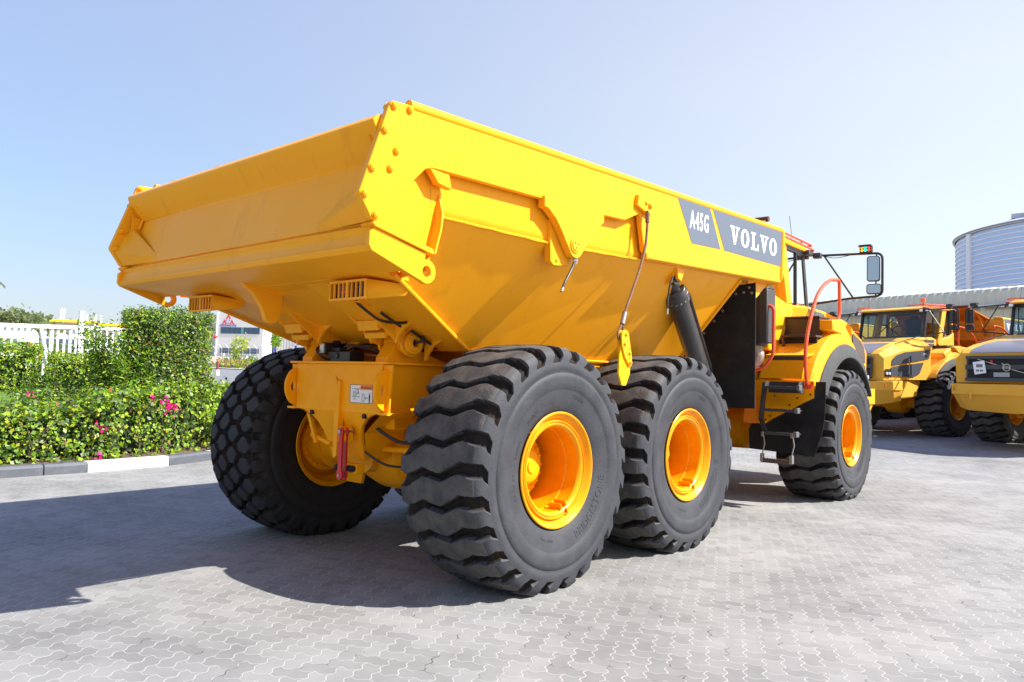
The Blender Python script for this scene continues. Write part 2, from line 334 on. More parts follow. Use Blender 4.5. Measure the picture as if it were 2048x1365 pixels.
far_y = [-1500, -600, -300, -150, -80]+frange(-60, 3, 3)+frange(4, 18, 0.5)+frange(20, 120, 4)+[150, 220, 350, 700, 1500]
far_x = [-1500, -600, -300, -150, -80]+frange(-60, -12, 4)+frange(-11, 12, 1)+frange(14, 120, 4)+[150, 220, 350, 700, 1500]
ground_sheet('ground', sand, far_x, far_y, -0.05)
kerb_y = lambda x: 6.98+0.004*(x+1)**2 if x < 0.6 else 6.99+0.30*(x-0.6)**1.35
pav = ground_sheet('pavement', paver_material(), frange(-30, -6, 3)+frange(-5.5, 12, 0.5)+frange(14, 90, 3), frange(-60, 5, 2.5)+frange(5.2, 9, 0.2)+frange(9.5, 34, .5), 0.0, inside=lambda x, y: y < kerb_y(x)+0.8 if x < 6 else True)
# ---------------------------------------------------------------- wheels
RT, ZC = 0.905, 0.858
def tri(x): return 2*abs(2*(x-math.floor(x+0.5)))-1
def tyre_mesh(name, pattern, nth=624):
    if pattern == 'rock': nth = 720
    # cross-section from outer bead (h<0) round the tread to inner bead ; h along the axle
    half = [(0.325, 0.405), (0.345, 0.430), (0.362, 0.47), (0.374, 0.52), (0.384, 0.575), (0.3855, 0.583), (0.391, 0.590), (0.397, 0.63), (0.399, 0.665), (0.397, 0.69), (0.388, 0.700), (0.3875, 0.712),
            (0.393, 0.722), (0.394, 0.755), (0.388, 0.775), (0.386, 0.80), (0.381, 0.825), (0.371, 0.850), (0.354, 0.870)]
    ntr = 46
    crown = []
    for i in range(ntr+1):
        t = -1+2*i/ntr; crown.append((t*0.335, RT-0.022*abs(t)**3))
    prof = [(-h, r) for h, r in half]+[(h, r) for h, r in crown]+[(h, r) for h, r in half[::-1]]
    m = len(prof); n0 = len(half)
    ctr = Vector((0, 0)); vs = []; dep = np.zeros((nth, m))
    nb = 26
    for i in range(nth):
        th = i/nth
        for j, (h, r) in enumerate(prof):
            t = h/0.335; g = 0.0; shear = 0.0
            if r > 0.775:
                if pattern == 'lug':
                    ph = 0.26*(-t)+0.12*tri(t*1.0+0.2)
                    if abs(t) > 1: ph = 0.26*(-math.copysign(1, t))+0.12*tri(math.copysign(1, t)+0.2)
                    shear = ph/nb*min(1, (r-0.775)/0.05)
                    u = (th*nb) % 1.0; u = min(u, 1-u)
                    wd = 0.055+0.115*min(1, abs(t))**2
                    g = 1-min(1, max(0, (u-wd)/0.07))
                    if r < 0.80: g *= (r-0.775)/0.025
                    dd = 0.058
                else:
                    su = th*30; sv = h/0.172+0.5
                    best = []
                    ring = round(sv)
                    for a in (ring-1, ring, ring+1):
                        off = 0.5*(a % 2)
                        for b_ in (math.floor(su-off), math.floor(su-off)+1):
                            du = (su-(b_+off))*0.188; dv = (sv-a)*0.172*0.98
                            hsh = math.sin((b_ % 30)*12.9898+a*78.233)*43758.5453; hsh -= math.floor(hsh); hs2 = math.sin((b_ % 30)*39.346+a*11.135)*24634.63; hs2 -= math.floor(hs2)
                            best.append(abs(du+(hsh-.5)*.030)*.16+math.hypot(du+(hsh-.5)*.030, dv+(hs2-.5)*.026)*.88)
                    best.sort(); e = (best[1]-best[0])/2
                    g = 1-min(1, max(0, (e-0.016)/0.006))
                    if abs(t) > 1.0:
                        u = (su-0.5*(round(math.copysign(2.0, h)+0.5) % 2)) % 1.0; u = min(u, 1-u); g = 1-min(1, max(0, ((0.5-u)-0.14)/0.06))
                        if r < 0.82: g *= (r-0.775)/0.045
                    dd = 0.045
                dep[i, j] = g
                if g > 0:
                    if abs(t) <= 1: r -= dd*g
                    else:
                        q = min(1, (r-0.775)/0.10); r -= dd*g*q; h -= math.copysign(0.030*g*(1.1-q*0.4), h)
            a = 2*PI*(th+shear); x, z = -math.cos(a)*r, math.sin(a)*r
            lim = -ZC+0.004
            if z < lim:
                h *= 1+0.10*(lim-z)/0.05; z = lim
            vs.append((x, h, z))
    fs = []; mi = []
    for i in range(nth):
        i2 = (i+1) % nth
        for j in range(m-1):
            fs.append((i*m+j, i2*m+j, i2*m+j+1, i*m+j+1))
            d = (dep[i, j]+dep[i2, j]+dep[i, j+1]+dep[i2, j+1])/4
            in_tr = n0-1 <= j < n0+ntr
            mi.append(2 if d > 0.35 else (1 if in_tr and d < 0.02 else 0))
    me = bpy.data.meshes.new(name); me.from_pydata(vs, [], fs)
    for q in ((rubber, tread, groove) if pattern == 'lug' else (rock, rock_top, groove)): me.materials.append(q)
    me.polygons.foreach_set('material_index', mi); me.polygons.foreach_set('use_smooth', [True]*len(fs)); me.set_sharp_from_angle(angle=math.radians(38))
    return me
LUG = tyre_mesh('tyre_lug', 'lug'); ROCK = tyre_mesh('tyre_rock', 'rock')
def sidewall_text(side, items):       # raised letters lying on the sidewall, bent round the wheel
    mb = MB()
    for s, r, size, a_mid, up in items:
        vs, fs = text_mesh(s, size, bold=0.0, sx=1.0)
        out = []; hh = -0.391 if r < 0.6 else -0.3995
        for x, y in vs:
            rr = r+(y if up else -y); a = math.radians(a_mid)-(x/r if up else -x/r)
            hz = -np.interp(rr, [0.43, 0.47, 0.52, 0.575, 0.59, 0.63, 0.665, 0.69], [0.345, 0.362, 0.374, 0.384, 0.391, 0.397, 0.399, 0.397])-0.003
            out.append((rr*math.cos(a), hz, rr*math.sin(a)))
        mb.add(out, fs)
    return mb
rim_prof = [(-0.338, 0.400), (-0.350, 0.419), (-0.357, 0.419), (-0.362, 0.413), (-0.360, 0.404), (-0.346, 0.388), (-0.318, 0.368), (-0.312, 0.362), (-0.318, 0.357), (-0.330, 0.354), (-0.332, 0.348), (-0.322, 0.343), (-0.321, 0.336),
            (-0.327, 0.333), (-0.327, 0.326), (-0.322, 0.318), (-0.312, 0.308), (-0.302, 0.303), (-0.20, 0.302), (-0.19, 0.296), (-0.10, 0.298), (0.10, 0.300), (0.17, 0.30), (0.18, 0.285), (0.185, 0.262), (0.20, 0.250), (0.205, 0.20)]
inner_prof = [(0.15, 0.20), (0.15, 0.318), (0.24, 0.330), (0.26, 0.345), (0.30, 0.358), (0.338, 0.378), (0.352, 0.405), (0.356, 0.413), (0.348, 0.419), (0.336, 0.400)]
def make_wheel(pattern, lettered=True, name='wheel'):
    t = bpy.data.objects.new(name, None); C.objects.link(t)
    o = bpy.data.objects.new('tyre', LUG if pattern == 'lug' else ROCK); C.objects.link(o); o.parent = t
    mb = MB(); mb.lathe(rim_prof, n=96); mb.lathe(inner_prof, n=96)
    # lock-ring clip and valve brackets low in the rim
    for a in (-62, -74):
        ca, sa = math.cos(math.radians(a)), math.sin(math.radians(a))
        mb.obox((0.285*ca, -0.275, 0.285*sa), (0.022*ca, 0, 0.022*sa), (0, 0.055, 0), (-0.003*sa, 0, 0.003*ca))
    ca, sa = math.cos(math.radians(-64)), math.sin(math.radians(-64))
    mb.obox((0.335*ca, -0.336, 0.335*sa), (0.022*ca, 0, 0.022*sa), (0, 0.006, 0), (-0.012*sa, 0, 0.012*ca))
    rim = mb.build('rim', rimY, t, ang=25)
    hb = MB(); hb.lathe([(0.16, 0.245), (0.01, 0.245), (0.0, 0.235), (0.0, 0.165), (-0.04, 0.15), (-0.08, 0.13), (-0.10, 0.10), (-0.105, 0.05), (-0.115, 0.045), (-0.115, 0.0)], n=48)
    for k in range(20):
        a = 2*PI*k/20; hb.bolt((0.205*math.cos(a), 0.0, 0.205*math.sin(a)), (0, -1, 0), 0.013, 0.030)
    for k in range(24):
        a = 2*PI*k/24; hb.bolt((0.252*math.cos(a), 0.242, 0.252*math.sin(a)), (0, 1, 0), 0.010, 0.018)
    hb.lathe([(0.15, 0.275), (0.232, 0.275), (0.243, 0.268), (0.243, 0.20), (0.26, 0.18), (0.27, 0.12), (0.27, 0.0)], n=48)
    hb.build('hub', yellow2, t)
    if lettered:
        # the maker's name runs round the lower outer sidewall, small print above
        l_ = sidewall_text(-1, [('BRIDGESTONE', 0.525, 0.085, -38, False), ('29.5R25', 0.50, 0.045, 130, True), ('TUBELESS', 0.545, 0.035, 70, True), ('VLT  L-3  E-3', 0.505, 0.035, 190, True), ('MAX LOAD', 0.50, 0.028, -105, False), ('RADIAL', 0.50, 0.04, 160, True)])
        l_.build('sidewall_lettering', rubber, t, smooth=False)
    return t
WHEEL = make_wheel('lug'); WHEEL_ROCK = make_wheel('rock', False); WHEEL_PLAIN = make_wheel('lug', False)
def put_wheel(src, parent, x, side, zc=ZC, spin=0.0, yc=1.34):
    # side -1: outer face towards -Y ; +1: turned round ; the flat contact patch must stay down, so no spin about the axle
    o = copy_tree(src, parent); o.location = (x, side*yc, zc); o.rotation_euler = (0, 0, 0 if side < 0 else PI)
    return o
def drop_prototypes():
    for src in (WHEEL, WHEEL_ROCK, WHEEL_PLAIN):
        for ch in list(src.children): bpy.data.objects.remove(ch)
        bpy.data.objects.remove(src)
# ================================================================ THE DUMP TRUCK (x forward, y left, z up, rear axle at the origin)
T = thing('dump_truck', 'biggest yellow dump truck with raised-tail body and VOLVO A45G panel, nearest truck in the yard', 'dump truck')
def make_body(T, detail=True):
    # hopper: sloping side sheets, floor, rear chute, front wall
    fold = lambda x: 2.50+0.042*max(0, x)
    hp = MB(); B = [(-1.22, 1.31, 2.12), (-0.2, 0.96, 1.71), (1.44, 0.92, 1.67), (2.95, 0.95, 1.68)]
    for s in (-1, 1):
        top = [(-1.25, s*1.63, 2.49), (-0.2, s*1.63, fold(-.2)), (1.44, s*1.63, fold(1.44)-0.01), (3.12, s*1.63, fold(3.12)-0.01)]
        bot = [(x, s*y, z) for x, y, z in B]
        for i in range(3):
            q = [bot[i], bot[i+1], top[i+1], top[i]]; hp.add(q, [(0, 1, 2, 3) if s < 0 else (3, 2, 1, 0)])
        # weld-edge strips along the chute crease and the front crease
    L = [(x, y, z) for x, y, z in B]; Rr = [(x, -y, z) for x, y, z in B]
    for i in range(3): hp.add([L[i], L[i+1], Rr[i+1], Rr[i]], [(0, 1, 2, 3)])
    hp.add([(2.95, -.95, 1.68), (2.95, .95, 1.68), (3.12, 1.63, 2.62), (3.12, -1.63, 2.62)], [(0, 1, 2, 3)])
    hp.add([(3.12, -1.63, 2.62), (3.12, 1.63, 2.62), (3.98, 1.63, 2.66), (3.98, -1.63, 2.66)], [(0, 1, 2, 3)])
    hp.add([(3.98, -1.66, 2.66), (3.98, 1.66, 2.66), (4.04, 1.66, 3.27), (4.04, -1.66, 3.27)], [(0, 1, 2, 3)])
    for s in (-1, 1):   # rear end of the hopper closes against the tail
        hp.add([(-1.22, s*1.31, 2.12), (-1.25, s*1.63, 2.49), (-1.25, s*1.63, 2.15)], [(0, 1, 2)])
    hopper = hp.build('hopper', yellow, T, smooth=False)
    sd = hopper.modifiers.new('thickness', 'SOLIDIFY'); sd.thickness = 0.02; sd.offset = -1
    for s in (-1, 1):
        we = MB(); we.tube([(-1.30, s*1.36, 2.14), (-0.2, s*0.965, 1.70), (0.1, s*0.955, 1.69)], 0.016, n=8)
        we.build('weld_seam', yellow, T); we = MB(); we.tube([(2.95, s*0.955, 1.685), (3.125, s*1.63, 2.60)], 0.018, n=8); we.build('weld_seam', yellow, T)
        we = MB(); we.tube([(-0.2, s*0.965, 1.70), (2.95, s*0.955, 1.68)], 0.010, n=6); we.build('weld_seam', yellow, T)
        we = MB(); we.tube([(-1.2+.12*k, s*(1.632+.004*math.sin(k*2.1)), 2.492+.002*math.sin(k*3.7)+(.042*max(0, -1.2+.12*k))) for k in range(37)], 0.009, n=6); we.build('weld_seam', yellow, T)
    # lower skirt under the hopper (frame-side sheet just visible above the tyres)
    for s in (-1, 1):
        sk = MB(); sk.prism('y', [(0.1, 1.69), (2.9, 1.67), (2.9, 1.45), (0.4, 1.45)], s*0.86, s*0.90); sk.build('under_sheet', yellow, T)
    # ---- side walls
    for s in (-1, 1):
        y0, y1 = s*1.655, s*1.70
        ol = [(-1.655, 3.055), (-1.64, 3.072), (-1.50, 3.085), (4.05, 3.262), (4.00, 2.665), (1.20, 2.548), (1.10, 2.60), (1.02, 2.905), (0.80, 2.81), (0.48, 2.795),
              (-0.30, 2.775)] + arc(-1.30, 2.70, 0.05, 90, 140, 4)[0:0] + [(-1.26, 2.755), (-1.32, 2.752), (-1.37, 2.735), (-1.44, 2.665), (-1.70, 2.372), (-1.73, 2.358), (-1.76, 2.368), (-1.845, 2.49), (-1.85, 2.51)]
        pl = MB(); pl.prism('y', ol, y0, y1); wall = pl.build('side_wall', yellow, T, bevel=0.006)
        # rear part stands proud where the tail plate is welded on
        rp = MB(); rp.prism('y', [(-1.64, 3.085), (-1.48, 3.11), (-1.30, 2.77), (-1.38, 2.742), (-1.44, 2.67), (-1.70, 2.372), (-1.73, 2.358), (-1.765, 2.368), (-1.855, 2.49), (-1.86, 2.515), (-1.68, 3.07)], s*1.7005, s*1.706)
        # bolts
        for (bx, bz) in [(-1.63, 3.045), (-1.51, 3.055), (-1.69, 2.89), (-1.60, 2.79), (-1.77, 2.655), (-1.64, 2.68), (-1.815, 2.50), (-1.735, 2.395)]:
            bm_ = MB(); bm_.bolt((bx, s*1.70, bz), (0, s, 0), 0.021, 0.022); bm_.build('bolt', yellow, wall)
            bm_ = MB(); bm_.bolt((bx, s*1.655, bz), (0, -s, 0), 0.023, 0.034); bm_.build('bolt', yellow, wall)
        # inner recessed skin and rounded fold
        rc = MB(); pr = [(1.63, 2.95), (1.63, 2.55), (1.625, 2.52), (1.61, 2.497), (1.59, 2.485), (1.59, 2.95)]
        secs = []
        xs = [-1.26, 0.0, 1.2, 2.4, 3.98]
        for x in xs: secs.append([(x, s*y, z+(fold(x)-2.5)) for y, z in pr])
        n_ = len(pr)
        for i in range(len(xs)-1):
            o_ = len(rc.v); rc.v += secs[i]+secs[i+1]
            for k in range(n_):
                q = (o_+k, o_+(k+1) % n_, o_+n_+(k+1) % n_, o_+n_+k); rc.f.append(q if s > 0 else q[::-1]); rc.m.append(0)
        rc.prism('y', [(-1.72, 2.36), (-1.70, 2.78), (-1.2, 2.78), (-1.2, 2.50), (-1.29, 2.25), (-1.71, 2.33)], s*1.60, s*1.628)
        # rounded bottom edge of the front half, flush with the outer skin
        for i in range(1):
            pts = [(1.12, 2.55), (4.0, 2.667)]
            rc.tube([(1.14, s*1.672, 2.565), (4.0, s*1.672, 2.683)], 0.030, n=14)
        rc.build('recessed_skin', yellow, T, ang=25)
        # top rail
        tr = MB(); tr.tube([(-1.50, s*1.675, 3.085), (4.05, s*1.675, 3.262)], 0.036, n=14); tr.build('top_rail', yellow, T)
        fr = MB(); fr.tube(roundpath([(4.06, s*1.45, 3.30), (4.06, s*1.69, 3.275), (4.01, s*1.69, 2.70), (3.985, s*1.45, 2.63)], 0.05), 0.034, n=12); fr.build('front_edge_rail', yellow, T)
        # hanging lobe with pivot disc
        lb = MB()
        lobe = [(-0.24, 2.79), (-0.30, 2.80), (-0.30, 2.775)] if False else [(-0.265, 2.80), (-0.265, 2.72), (-0.22, 2.715)]
        lobe += [(-0.13, 2.655), (-0.06, 2.58), (0.00, 2.50), (0.045, 2.448)] + arc(0.115, 2.49, 0.085, 215, 325, 8) + [(0.26, 2.53), (0.34, 2.62), (0.44, 2.71), (0.47, 2.73), (0.47, 2.80)]
        lb.prism('y', lobe, s*1.66, s*1.722); lo_ = lb.build('pivot_plate', yellow, T, bevel=0.006)
        dc = MB(); dc.cyl((0.105, s*1.722, 2.50), (0.105, s*1.730, 2.50), 0.062, n=28); dc.cyl((0.105, s*1.729, 2.50), (0.105, s*1.736, 2.50), 0.046, n=24)
        dc.build('pivot_disc', yellow, lo_, bevel=0.002)
        dh = MB()
        for k in range(3):
            a = 2*PI*k/3+0.4; dh.cyl((0.105+0.022*math.cos(a), s*1.7365, 2.50+0.022*math.sin(a)), (0.105+0.022*math.cos(a), s*1.738, 2.50+0.022*math.sin(a)), 0.006, n=10)
        dh.build('disc_hole', darkin, lo_)
        bk = MB(); bk.prism('y', [(-0.12, 2.66), (-0.10, 2.36), (-0.06, 2.335), (0.14, 2.355), (0.16, 2.50), (0.0, 2.70)], s*1.60, s*1.655); bk.bolt((-0.03, s*1.655, 2.375), (0, s, 0), 0.012, 0.01); bk.build('pivot_backing', yellow, T, bevel=0.005)
        # fin at the tail corner
        fn = MB(); fn.add([(-1.20, s*1.635, 2.625), (-1.215, s*1.69, 2.50), (-1.235, s*1.70, 2.40), (-1.28, s*1.70, 2.24), (-1.28, s*1.40, 2.15), (-1.24, s*1.55, 2.42),
                           (-1.185, s*1.635, 2.625), (-1.20, s*1.69, 2.50), (-1.22, s*1.70, 2.40), (-1.265, s*1.70, 2.24), (-1.265, s*1.40, 2.15), (-1.225, s*1.55, 2.42)],
                          [(0,1,2,3,4,5), (11,10,9,8,7,6)]+[(i, i+6, (i+1)%6+6, (i+1)%6) for i in range(6)])
        fn.build('corner_fin', yellow, T, recalc=True)
        # small bent hook plate under the skirt
        hk = MB(); hk.prism('y', [(-1.34, 2.748), (-1.18, 2.742), (-1.155, 2.655), (-1.27, 2.67)], s*1.655, s*1.706); hk.build('hook_plate', yellow, T, bevel=0.004)
        # tail side strip with tow eye
        ey = MB(); eye_o = [(-1.735, 2.325), (-1.745, 2.33), (-1.765, 2.30), (-1.765, 2.225), (-1.745, 2.20)] + arc(-1.335, 2.125, 0.07, 245, 400, 14)[0:] + [(-1.315, 2.225), (-1.40, 2.245)]
        # ring plate built as a strip with a real hole
        o_ = len(ey.v); N = 28
        ring_o = [(-1.335+0.072*math.cos(2*PI*k/N), 2.127+0.072*math.sin(2*PI*k/N)) for k in range(N)]
        ring_i = [(-1.335+0.034*math.cos(2*PI*k/N), 2.127+0.034*math.sin(2*PI*k/N)) for k in range(N)]
        ya, yb = s*1.665, s*1.70
        for yy in (ya, yb):
            for r_ in (ring_o, ring_i): ey.v += [(a, yy, b) for a, b in r_]
        for k in range(N):
            k2 = (k+1) % N
            for q in ((k, k2, N+k2, N+k), (2*N+k, 3*N+k, 3*N+k2, 2*N+k2), (k, 2*N+k, 2*N+k2, k2), (N+k, N+k2, 3*N+k2, 3*N+k)): ey.f.append(tuple(o_+i for i in q)); ey.m.append(0)
        ey.prism('y', [(-1.735, 2.325), (-1.765, 2.30), (-1.768, 2.225), (-1.745, 2.195), (-1.372, 2.066), (-1.40, 2.10), (-1.403, 2.14), (-1.385, 2.18), (-1.355, 2.19), (-1.345, 2.235), (-1.40, 2.245)], ya, yb-s*0.0005)
        ey.build('tow_eye_strip', yellow, T, recalc=True)
        lg = MB(); lg.prism('y', [(-1.76, 2.345), (-1.74, 2.362), (-1.30, 2.265), (-1.29, 2.235), (-1.31, 2.232), (-1.74, 2.328)], s*1.60, s*1.715); lg.build('tail_ledge', yellow, T, bevel=0.004)
    # ---- tail box beam and underside
    tb = MB(); tb.prism('y', [(-1.715, 2.352), (-1.74, 2.335), (-1.728, 2.30), (-1.745, 2.245), (-1.765, 2.225), (-1.745, 2.195), (-1.36, 2.138), (-1.34, 2.20), (-1.60, 2.33)], -1.664, 1.664); tb.prism('y', [(-1.36, 2.138), (-1.15, 2.108), (-1.15, 2.135), (-1.34, 2.20)], -1.33, 1.33)
    tb.build('tail_beam', yellow, T, bevel=0.006)
    ct = MB(); ct.prism('y', [(-1.53, 2.175), (-1.40, 2.09), (-1.33, 2.0), (-1.30, 1.93)] + arc(-1.235, 1.935, 0.065, 185, 355, 8) + [(-1.155, 2.02), (-1.15, 2.13)], 0.13, 0.18)
    ct.build('centre_tab', yellow, T, bevel=0.005)
    # ---- tailgate
    tg = MB(); tg.prism('y', [(-1.715, 2.357), (-1.615, 2.755), (-1.728, 2.925), (-1.735, 2.95), (-1.70, 2.985), (-1.58, 3.02), (-1.54, 3.0), (-1.54, 2.95), (-1.565, 2.76), (-1.66, 2.357)], -1.652, 1.652)
    gate = tg.build('tailgate', yellow, T, bevel=0.008)
    for s in (-1, 1):
        cg = MB()
        a, b, c_, d = (-1.71, s*1.15, 2.37), (-1.72, s*1.60, 2.37), (-1.80, s*1.60, 2.52), (-1.68, s*1.60, 2.66)
        cg.add([(-1.705, s*1.12, 2.365), (-1.82, s*1.652, 2.47), (-1.74, s*1.652, 2.365), (-1.69, s*1.652, 2.70), (-1.665, s*1.652, 2.70), (-1.70, s*1.05, 2.39)], [(0, 1, 2), (0, 5, 1), (5, 3, 1), (5, 4, 3)])
        cg.build('corner_wedge', yellow, gate, recalc=True)
        lt = MB(); lt.tube([(-1.70, s*1.575, 2.88), (-1.625, s*1.575, 2.775), (-1.66, s*1.575, 2.68)], 0.012, n=8); lt.build('weld_seam', yellow, gate)
    for yy, rr in ((1.05, 0.03), (0.35, 0.035)):
        kb = MB(); kb.prism('x', [(yy-0.06, 3.0), (yy-0.04, 3.035), (yy+0.05, 3.035), (yy+0.07, 3.0)], -1.62, -1.58); kb.build('rail_lug', yellow, gate, bevel=0.004)
    return fold
# ---------------------------------------------------------------- rear chassis of the truck
def ringplate(mb, ax, outer_r, cx, cz, hole, a, b, squash=(1,1), n=32, cut=None):
    """plate round (cx,cz) with a real hole; outer_r(theta)->radius"""
    def P(u, v, t): return {'y': (u, t, v), 'x': (t, u, v)}[ax]
    o_ = len(mb.v); O = []; I = []
    for k in range(n):
        t = 2*PI*k/n; r = outer_r(t) if callable(outer_r) else outer_r
        O.append((cx+r*math.cos(t), cz+r*math.sin(t))); I.append((cx+hole*squash[0]*math.cos(t), cz+hole*squash[1]*math.sin(t)))
    for tt in (a, b):
        for L in (O, I): mb.v += [P(u, v, tt) for u, v in L]
    for k in range(n):
        k2 = (k+1) % n
        for q in ((k, k2, n+k2, n+k), (2*n+k, 3*n+k, 3*n+k2, 2*n+k2), (k, 2*n+k, 2*n+k2, k2), (n+k, n+k2, 3*n+k2, 3*n+k)): mb.f.append(tuple(o_+i for i in q)); mb.m.append(0)
    return mb
def lug_r(t):
    # distance from the hole to the D-shaped outline (half ellipse, cut off at the frame)
    c, s_ = math.cos(t), math.sin(t); r = 0.0
    while r < .3:
        x, z = -.74+c*r, s_*r
        if x > -.69 or ((x+.70)/.112)**2+(z/.158)**2 > 1: break
        r += .002
    return max(r, .03)
def under_z(x): return 2.12-0.402*(x+1.22)
def make_rear(T):
    # frame head plate
    up = MB(); up.prism('x', [(-.56, 1.21), (.56, 1.21), (.56, 1.585), (-.56, 1.585)], -.715, -.69)
    half = [(.56, 1.215), (.45, 1.20), (.36, 1.165), (.29, 1.11), (.245, 1.04), (.225, .96), (.215, .83)]
    outl = [(y, z) for y, z in half]+[(-y, z) for y, z in half[::-1]]
    xz = lambda z: -.7+0.14*(1.215-z)/0.4
    n_ = len(outl); vs = [(xz(z)-.012, y, z) for y, z in outl]+[(xz(z)+.015, y, z) for y, z in outl]
    up.add(vs, [tuple(range(n_)), tuple(range(n_, 2*n_))[::-1]]+[(i, n_+i, n_+(i+1) % n_, (i+1) % n_) for i in range(n_)])
    hp = up.build('frame_head_plate', yellow2, T, recalc=True)
    for yy in (.33, -.36):
        h = MB(); h.cyl((-.722, yy, 1.245 if False else 1.185), (-.70, yy, 1.185), 0.019, n=16); h.build('hole', darkin, hp)
    rb = MB()
    rb.add([(-.715, .03, 1.50), (-.73, -.04, 1.44), (-.735, -.06, 1.25), (-.715, -.06, 1.05), (-.66, -.05, .84), (-.70, .03, 1.40)], [(0, 1, 2, 3, 4), (0, 4, 5)])
    rb.prism('x', [(-.02, .84), (-.06, .86), (-.075, 1.44), (-.05, 1.46), (-.035, 1.40), (-.01, 1.1)], -.74, -.69)
    rb.build('stiffener', yellow2, hp)
    for s in (-1, 1):
        sp_ = MB(); sp_.prism('y', [(-.69, 1.215), (-.69, 1.585), (.30, 1.585), (.30, 1.40), (.0, 1.26), (-.33, 1.215)], s*.545, s*.57); sp_.build('frame_side_plate', yellow2, T)
        # tie-down lug with an oval hole
        lg = MB(); ringplate(lg, 'y', lug_r, -.74, 1.39, 0.019, s*.575, s*.60, squash=(1, 2.0), n=40)
        lg.build('tie_down_lug', yellow2, T, bevel=0.004, recalc=True)
        gs = MB(); gs.prism('z', [(-.735, s*.55), (-.735, s*.66), (-.60, s*.66), (-.45, s*.57), (-.45, s*.55)], 1.205, 1.222)
        gs.prism('x', [(s*.535, 1.22), (s*.535, 1.58), (s*.66, 1.58), (s*.63, 1.22)], -.70, -.685); gs.build('corner_gusset', yellow2, T)
        # hinge pedestal and body hinge
        pd = MB(); pd.prism('y', [(-.67, 1.60), (-.67, 1.64), (-.62, 1.70), (-.585, 1.76), (-.41, 1.76), (-.36, 1.71), (-.02, 1.60)], s*.42, s*.56)
        pd.cyl((-.50, s*.40, 1.755), (-.50, s*.58, 1.755), 0.085, n=28); pd.build('hinge_pedestal', yellow2, T, bevel=0.004)
        for yy, nm in ((s*.365, 'a'), (s*.625, 'b')):
            hg = MB()
            out = [(-1.02, under_z(-1.02)+.02), (-.88, 1.93), (-.74, 1.83), (-.64, 1.75)]+arc(-.50, 1.755, 0.105, 190, 330, 8)+[(-.36, 1.765), (-.28, 1.78), (-.20, under_z(-.2)+.02)]
            hg.prism('y', out, yy-.014, yy+.014); hg.build('hinge_bracket', yellow, T, bevel=0.003)
        ho = MB(); ringplate(ho, 'y', 0.088, -.50, 1.755, 0.032, s*.645, s*.675, n=32); ringplate(ho, 'y', 0.068, -.50, 1.755, 0.033, s*.66, s*.69, n=32); ho.build('hinge_boss', yellow, T, bevel=0.003, recalc=True)
        pn = MB(); pn.cyl((-.50, s*.30, 1.755), (-.50, s*.648, 1.755), 0.031, n=16); pn.build('hinge_pin', darkin, T)
        cr = MB(); cr.obox((-.79, s*.495, 1.89), (.012, 0, -.035), (0, .118, 0), (.03, 0, .02)); cr.obox((-.72, s*.495, 1.82), (.01, 0, -.02), (0, .118, 0), (.03, 0, .02)); cr.build('cross_plate', yellow, T)
        for gx in (-.66, -.36):    # curved wing gussets on the outer bracket
            wg = MB(); zt = under_z(gx)+.012
            pts = [(s*.64, zt), (s*.86, zt), (s*.80, zt-.02), (s*.73, zt-.055), (s*.68, zt-.11), (s*.655, zt-.16), (s*.64, zt-.165)]
            wg.prism('x', pts, gx-.012, gx+.012); wg.build('wing_gusset', yellow, T)
            if s > 0:
                wi = MB(); pts2 = [(s*.35, zt), (s*.14, zt), (s*.20, zt-.02), (s*.27, zt-.055), (s*.32, zt-.11), (s*.35, zt-.16)]
                wi.prism('x', pts2, gx-.012, gx+.012); wi.build('wing_gusset', yellow, T)
            else:
                wi = MB(); pts2 = [(s*.35, zt), (s*.14, zt), (s*.20, zt-.02), (s*.27, zt-.055), (s*.32, zt-.11), (s*.35, zt-.16)]
                wi.prism('x', pts2, gx-.012, gx+.012); wi.build('wing_gusset', yellow, T)
        # sloping channel from lamp box to hinge
        chn = MB(); a_, b_ = -1.36, -.62
        chn.add([(a_, s*.38, under_z(a_)-.02), (a_, s*.62, under_z(a_)-.02), (b_, s*.62, under_z(b_)-.055), (b_, s*.38, under_z(b_)-.055), (a_, s*.32, under_z(a_)+.03), (a_, s*.68, under_z(a_)+.03), (b_, s*.68, under_z(b_)+.03), (b_, s*.32, under_z(b_)+.03)],
                [(0, 3, 2, 1), (0, 1, 5, 4), (1, 2, 6, 5), (2, 3, 7, 6), (3, 0, 4, 7)]); chn.build('under_channel', yellow, T, bevel=0.01)
        # lamp box with grille
        y0, y1 = s*.80, s*1.18
        lb = MB()
        lb.add([(-1.37, y0, 1.985), (-1.37, y1, 1.985), (-1.10, y1+s*.06, 2.03), (-1.10, y0, 2.03), (-1.37, y0, 2.115), (-1.37, y1, 2.115), (-1.10, y1+s*.14, 2.09), (-1.10, y0, 2.09)],
               [(0, 1, 2, 3), (4, 7, 6, 5), (1, 5, 6, 2), (2, 6, 7, 3), (3, 7, 4, 0)]); 
        bx = lb.build('lamp_box', yellow, T, recalc=True); bx.modifiers.new('t', 'SOLIDIFY').thickness = 0.012
        lens = MB(); lens.box((-1.345, min(y0, y1)+.02, 2.0), (-1.335, max(y0, y1)-.02, 2.10)); lens.build('lamp_lens', mat('dark_red_lens', (0.035, 0.004, 0.003), 0.3), bx)
        ll = MB()
        for k in range(2): ll.cyl((-1.352, s*(.80+.105+.045*k) if s < 0 else s*(.80+.06+.045*k), 2.045), (-1.346, s*(.80+.105+.045*k) if s < 0 else s*(.80+.06+.045*k), 2.045), 0.011, n=12)
        ll.build('lit_lamp', redlit, bx)
        gr = MB(); Y0, Y1 = min(y0, y1), max(y0, y1)
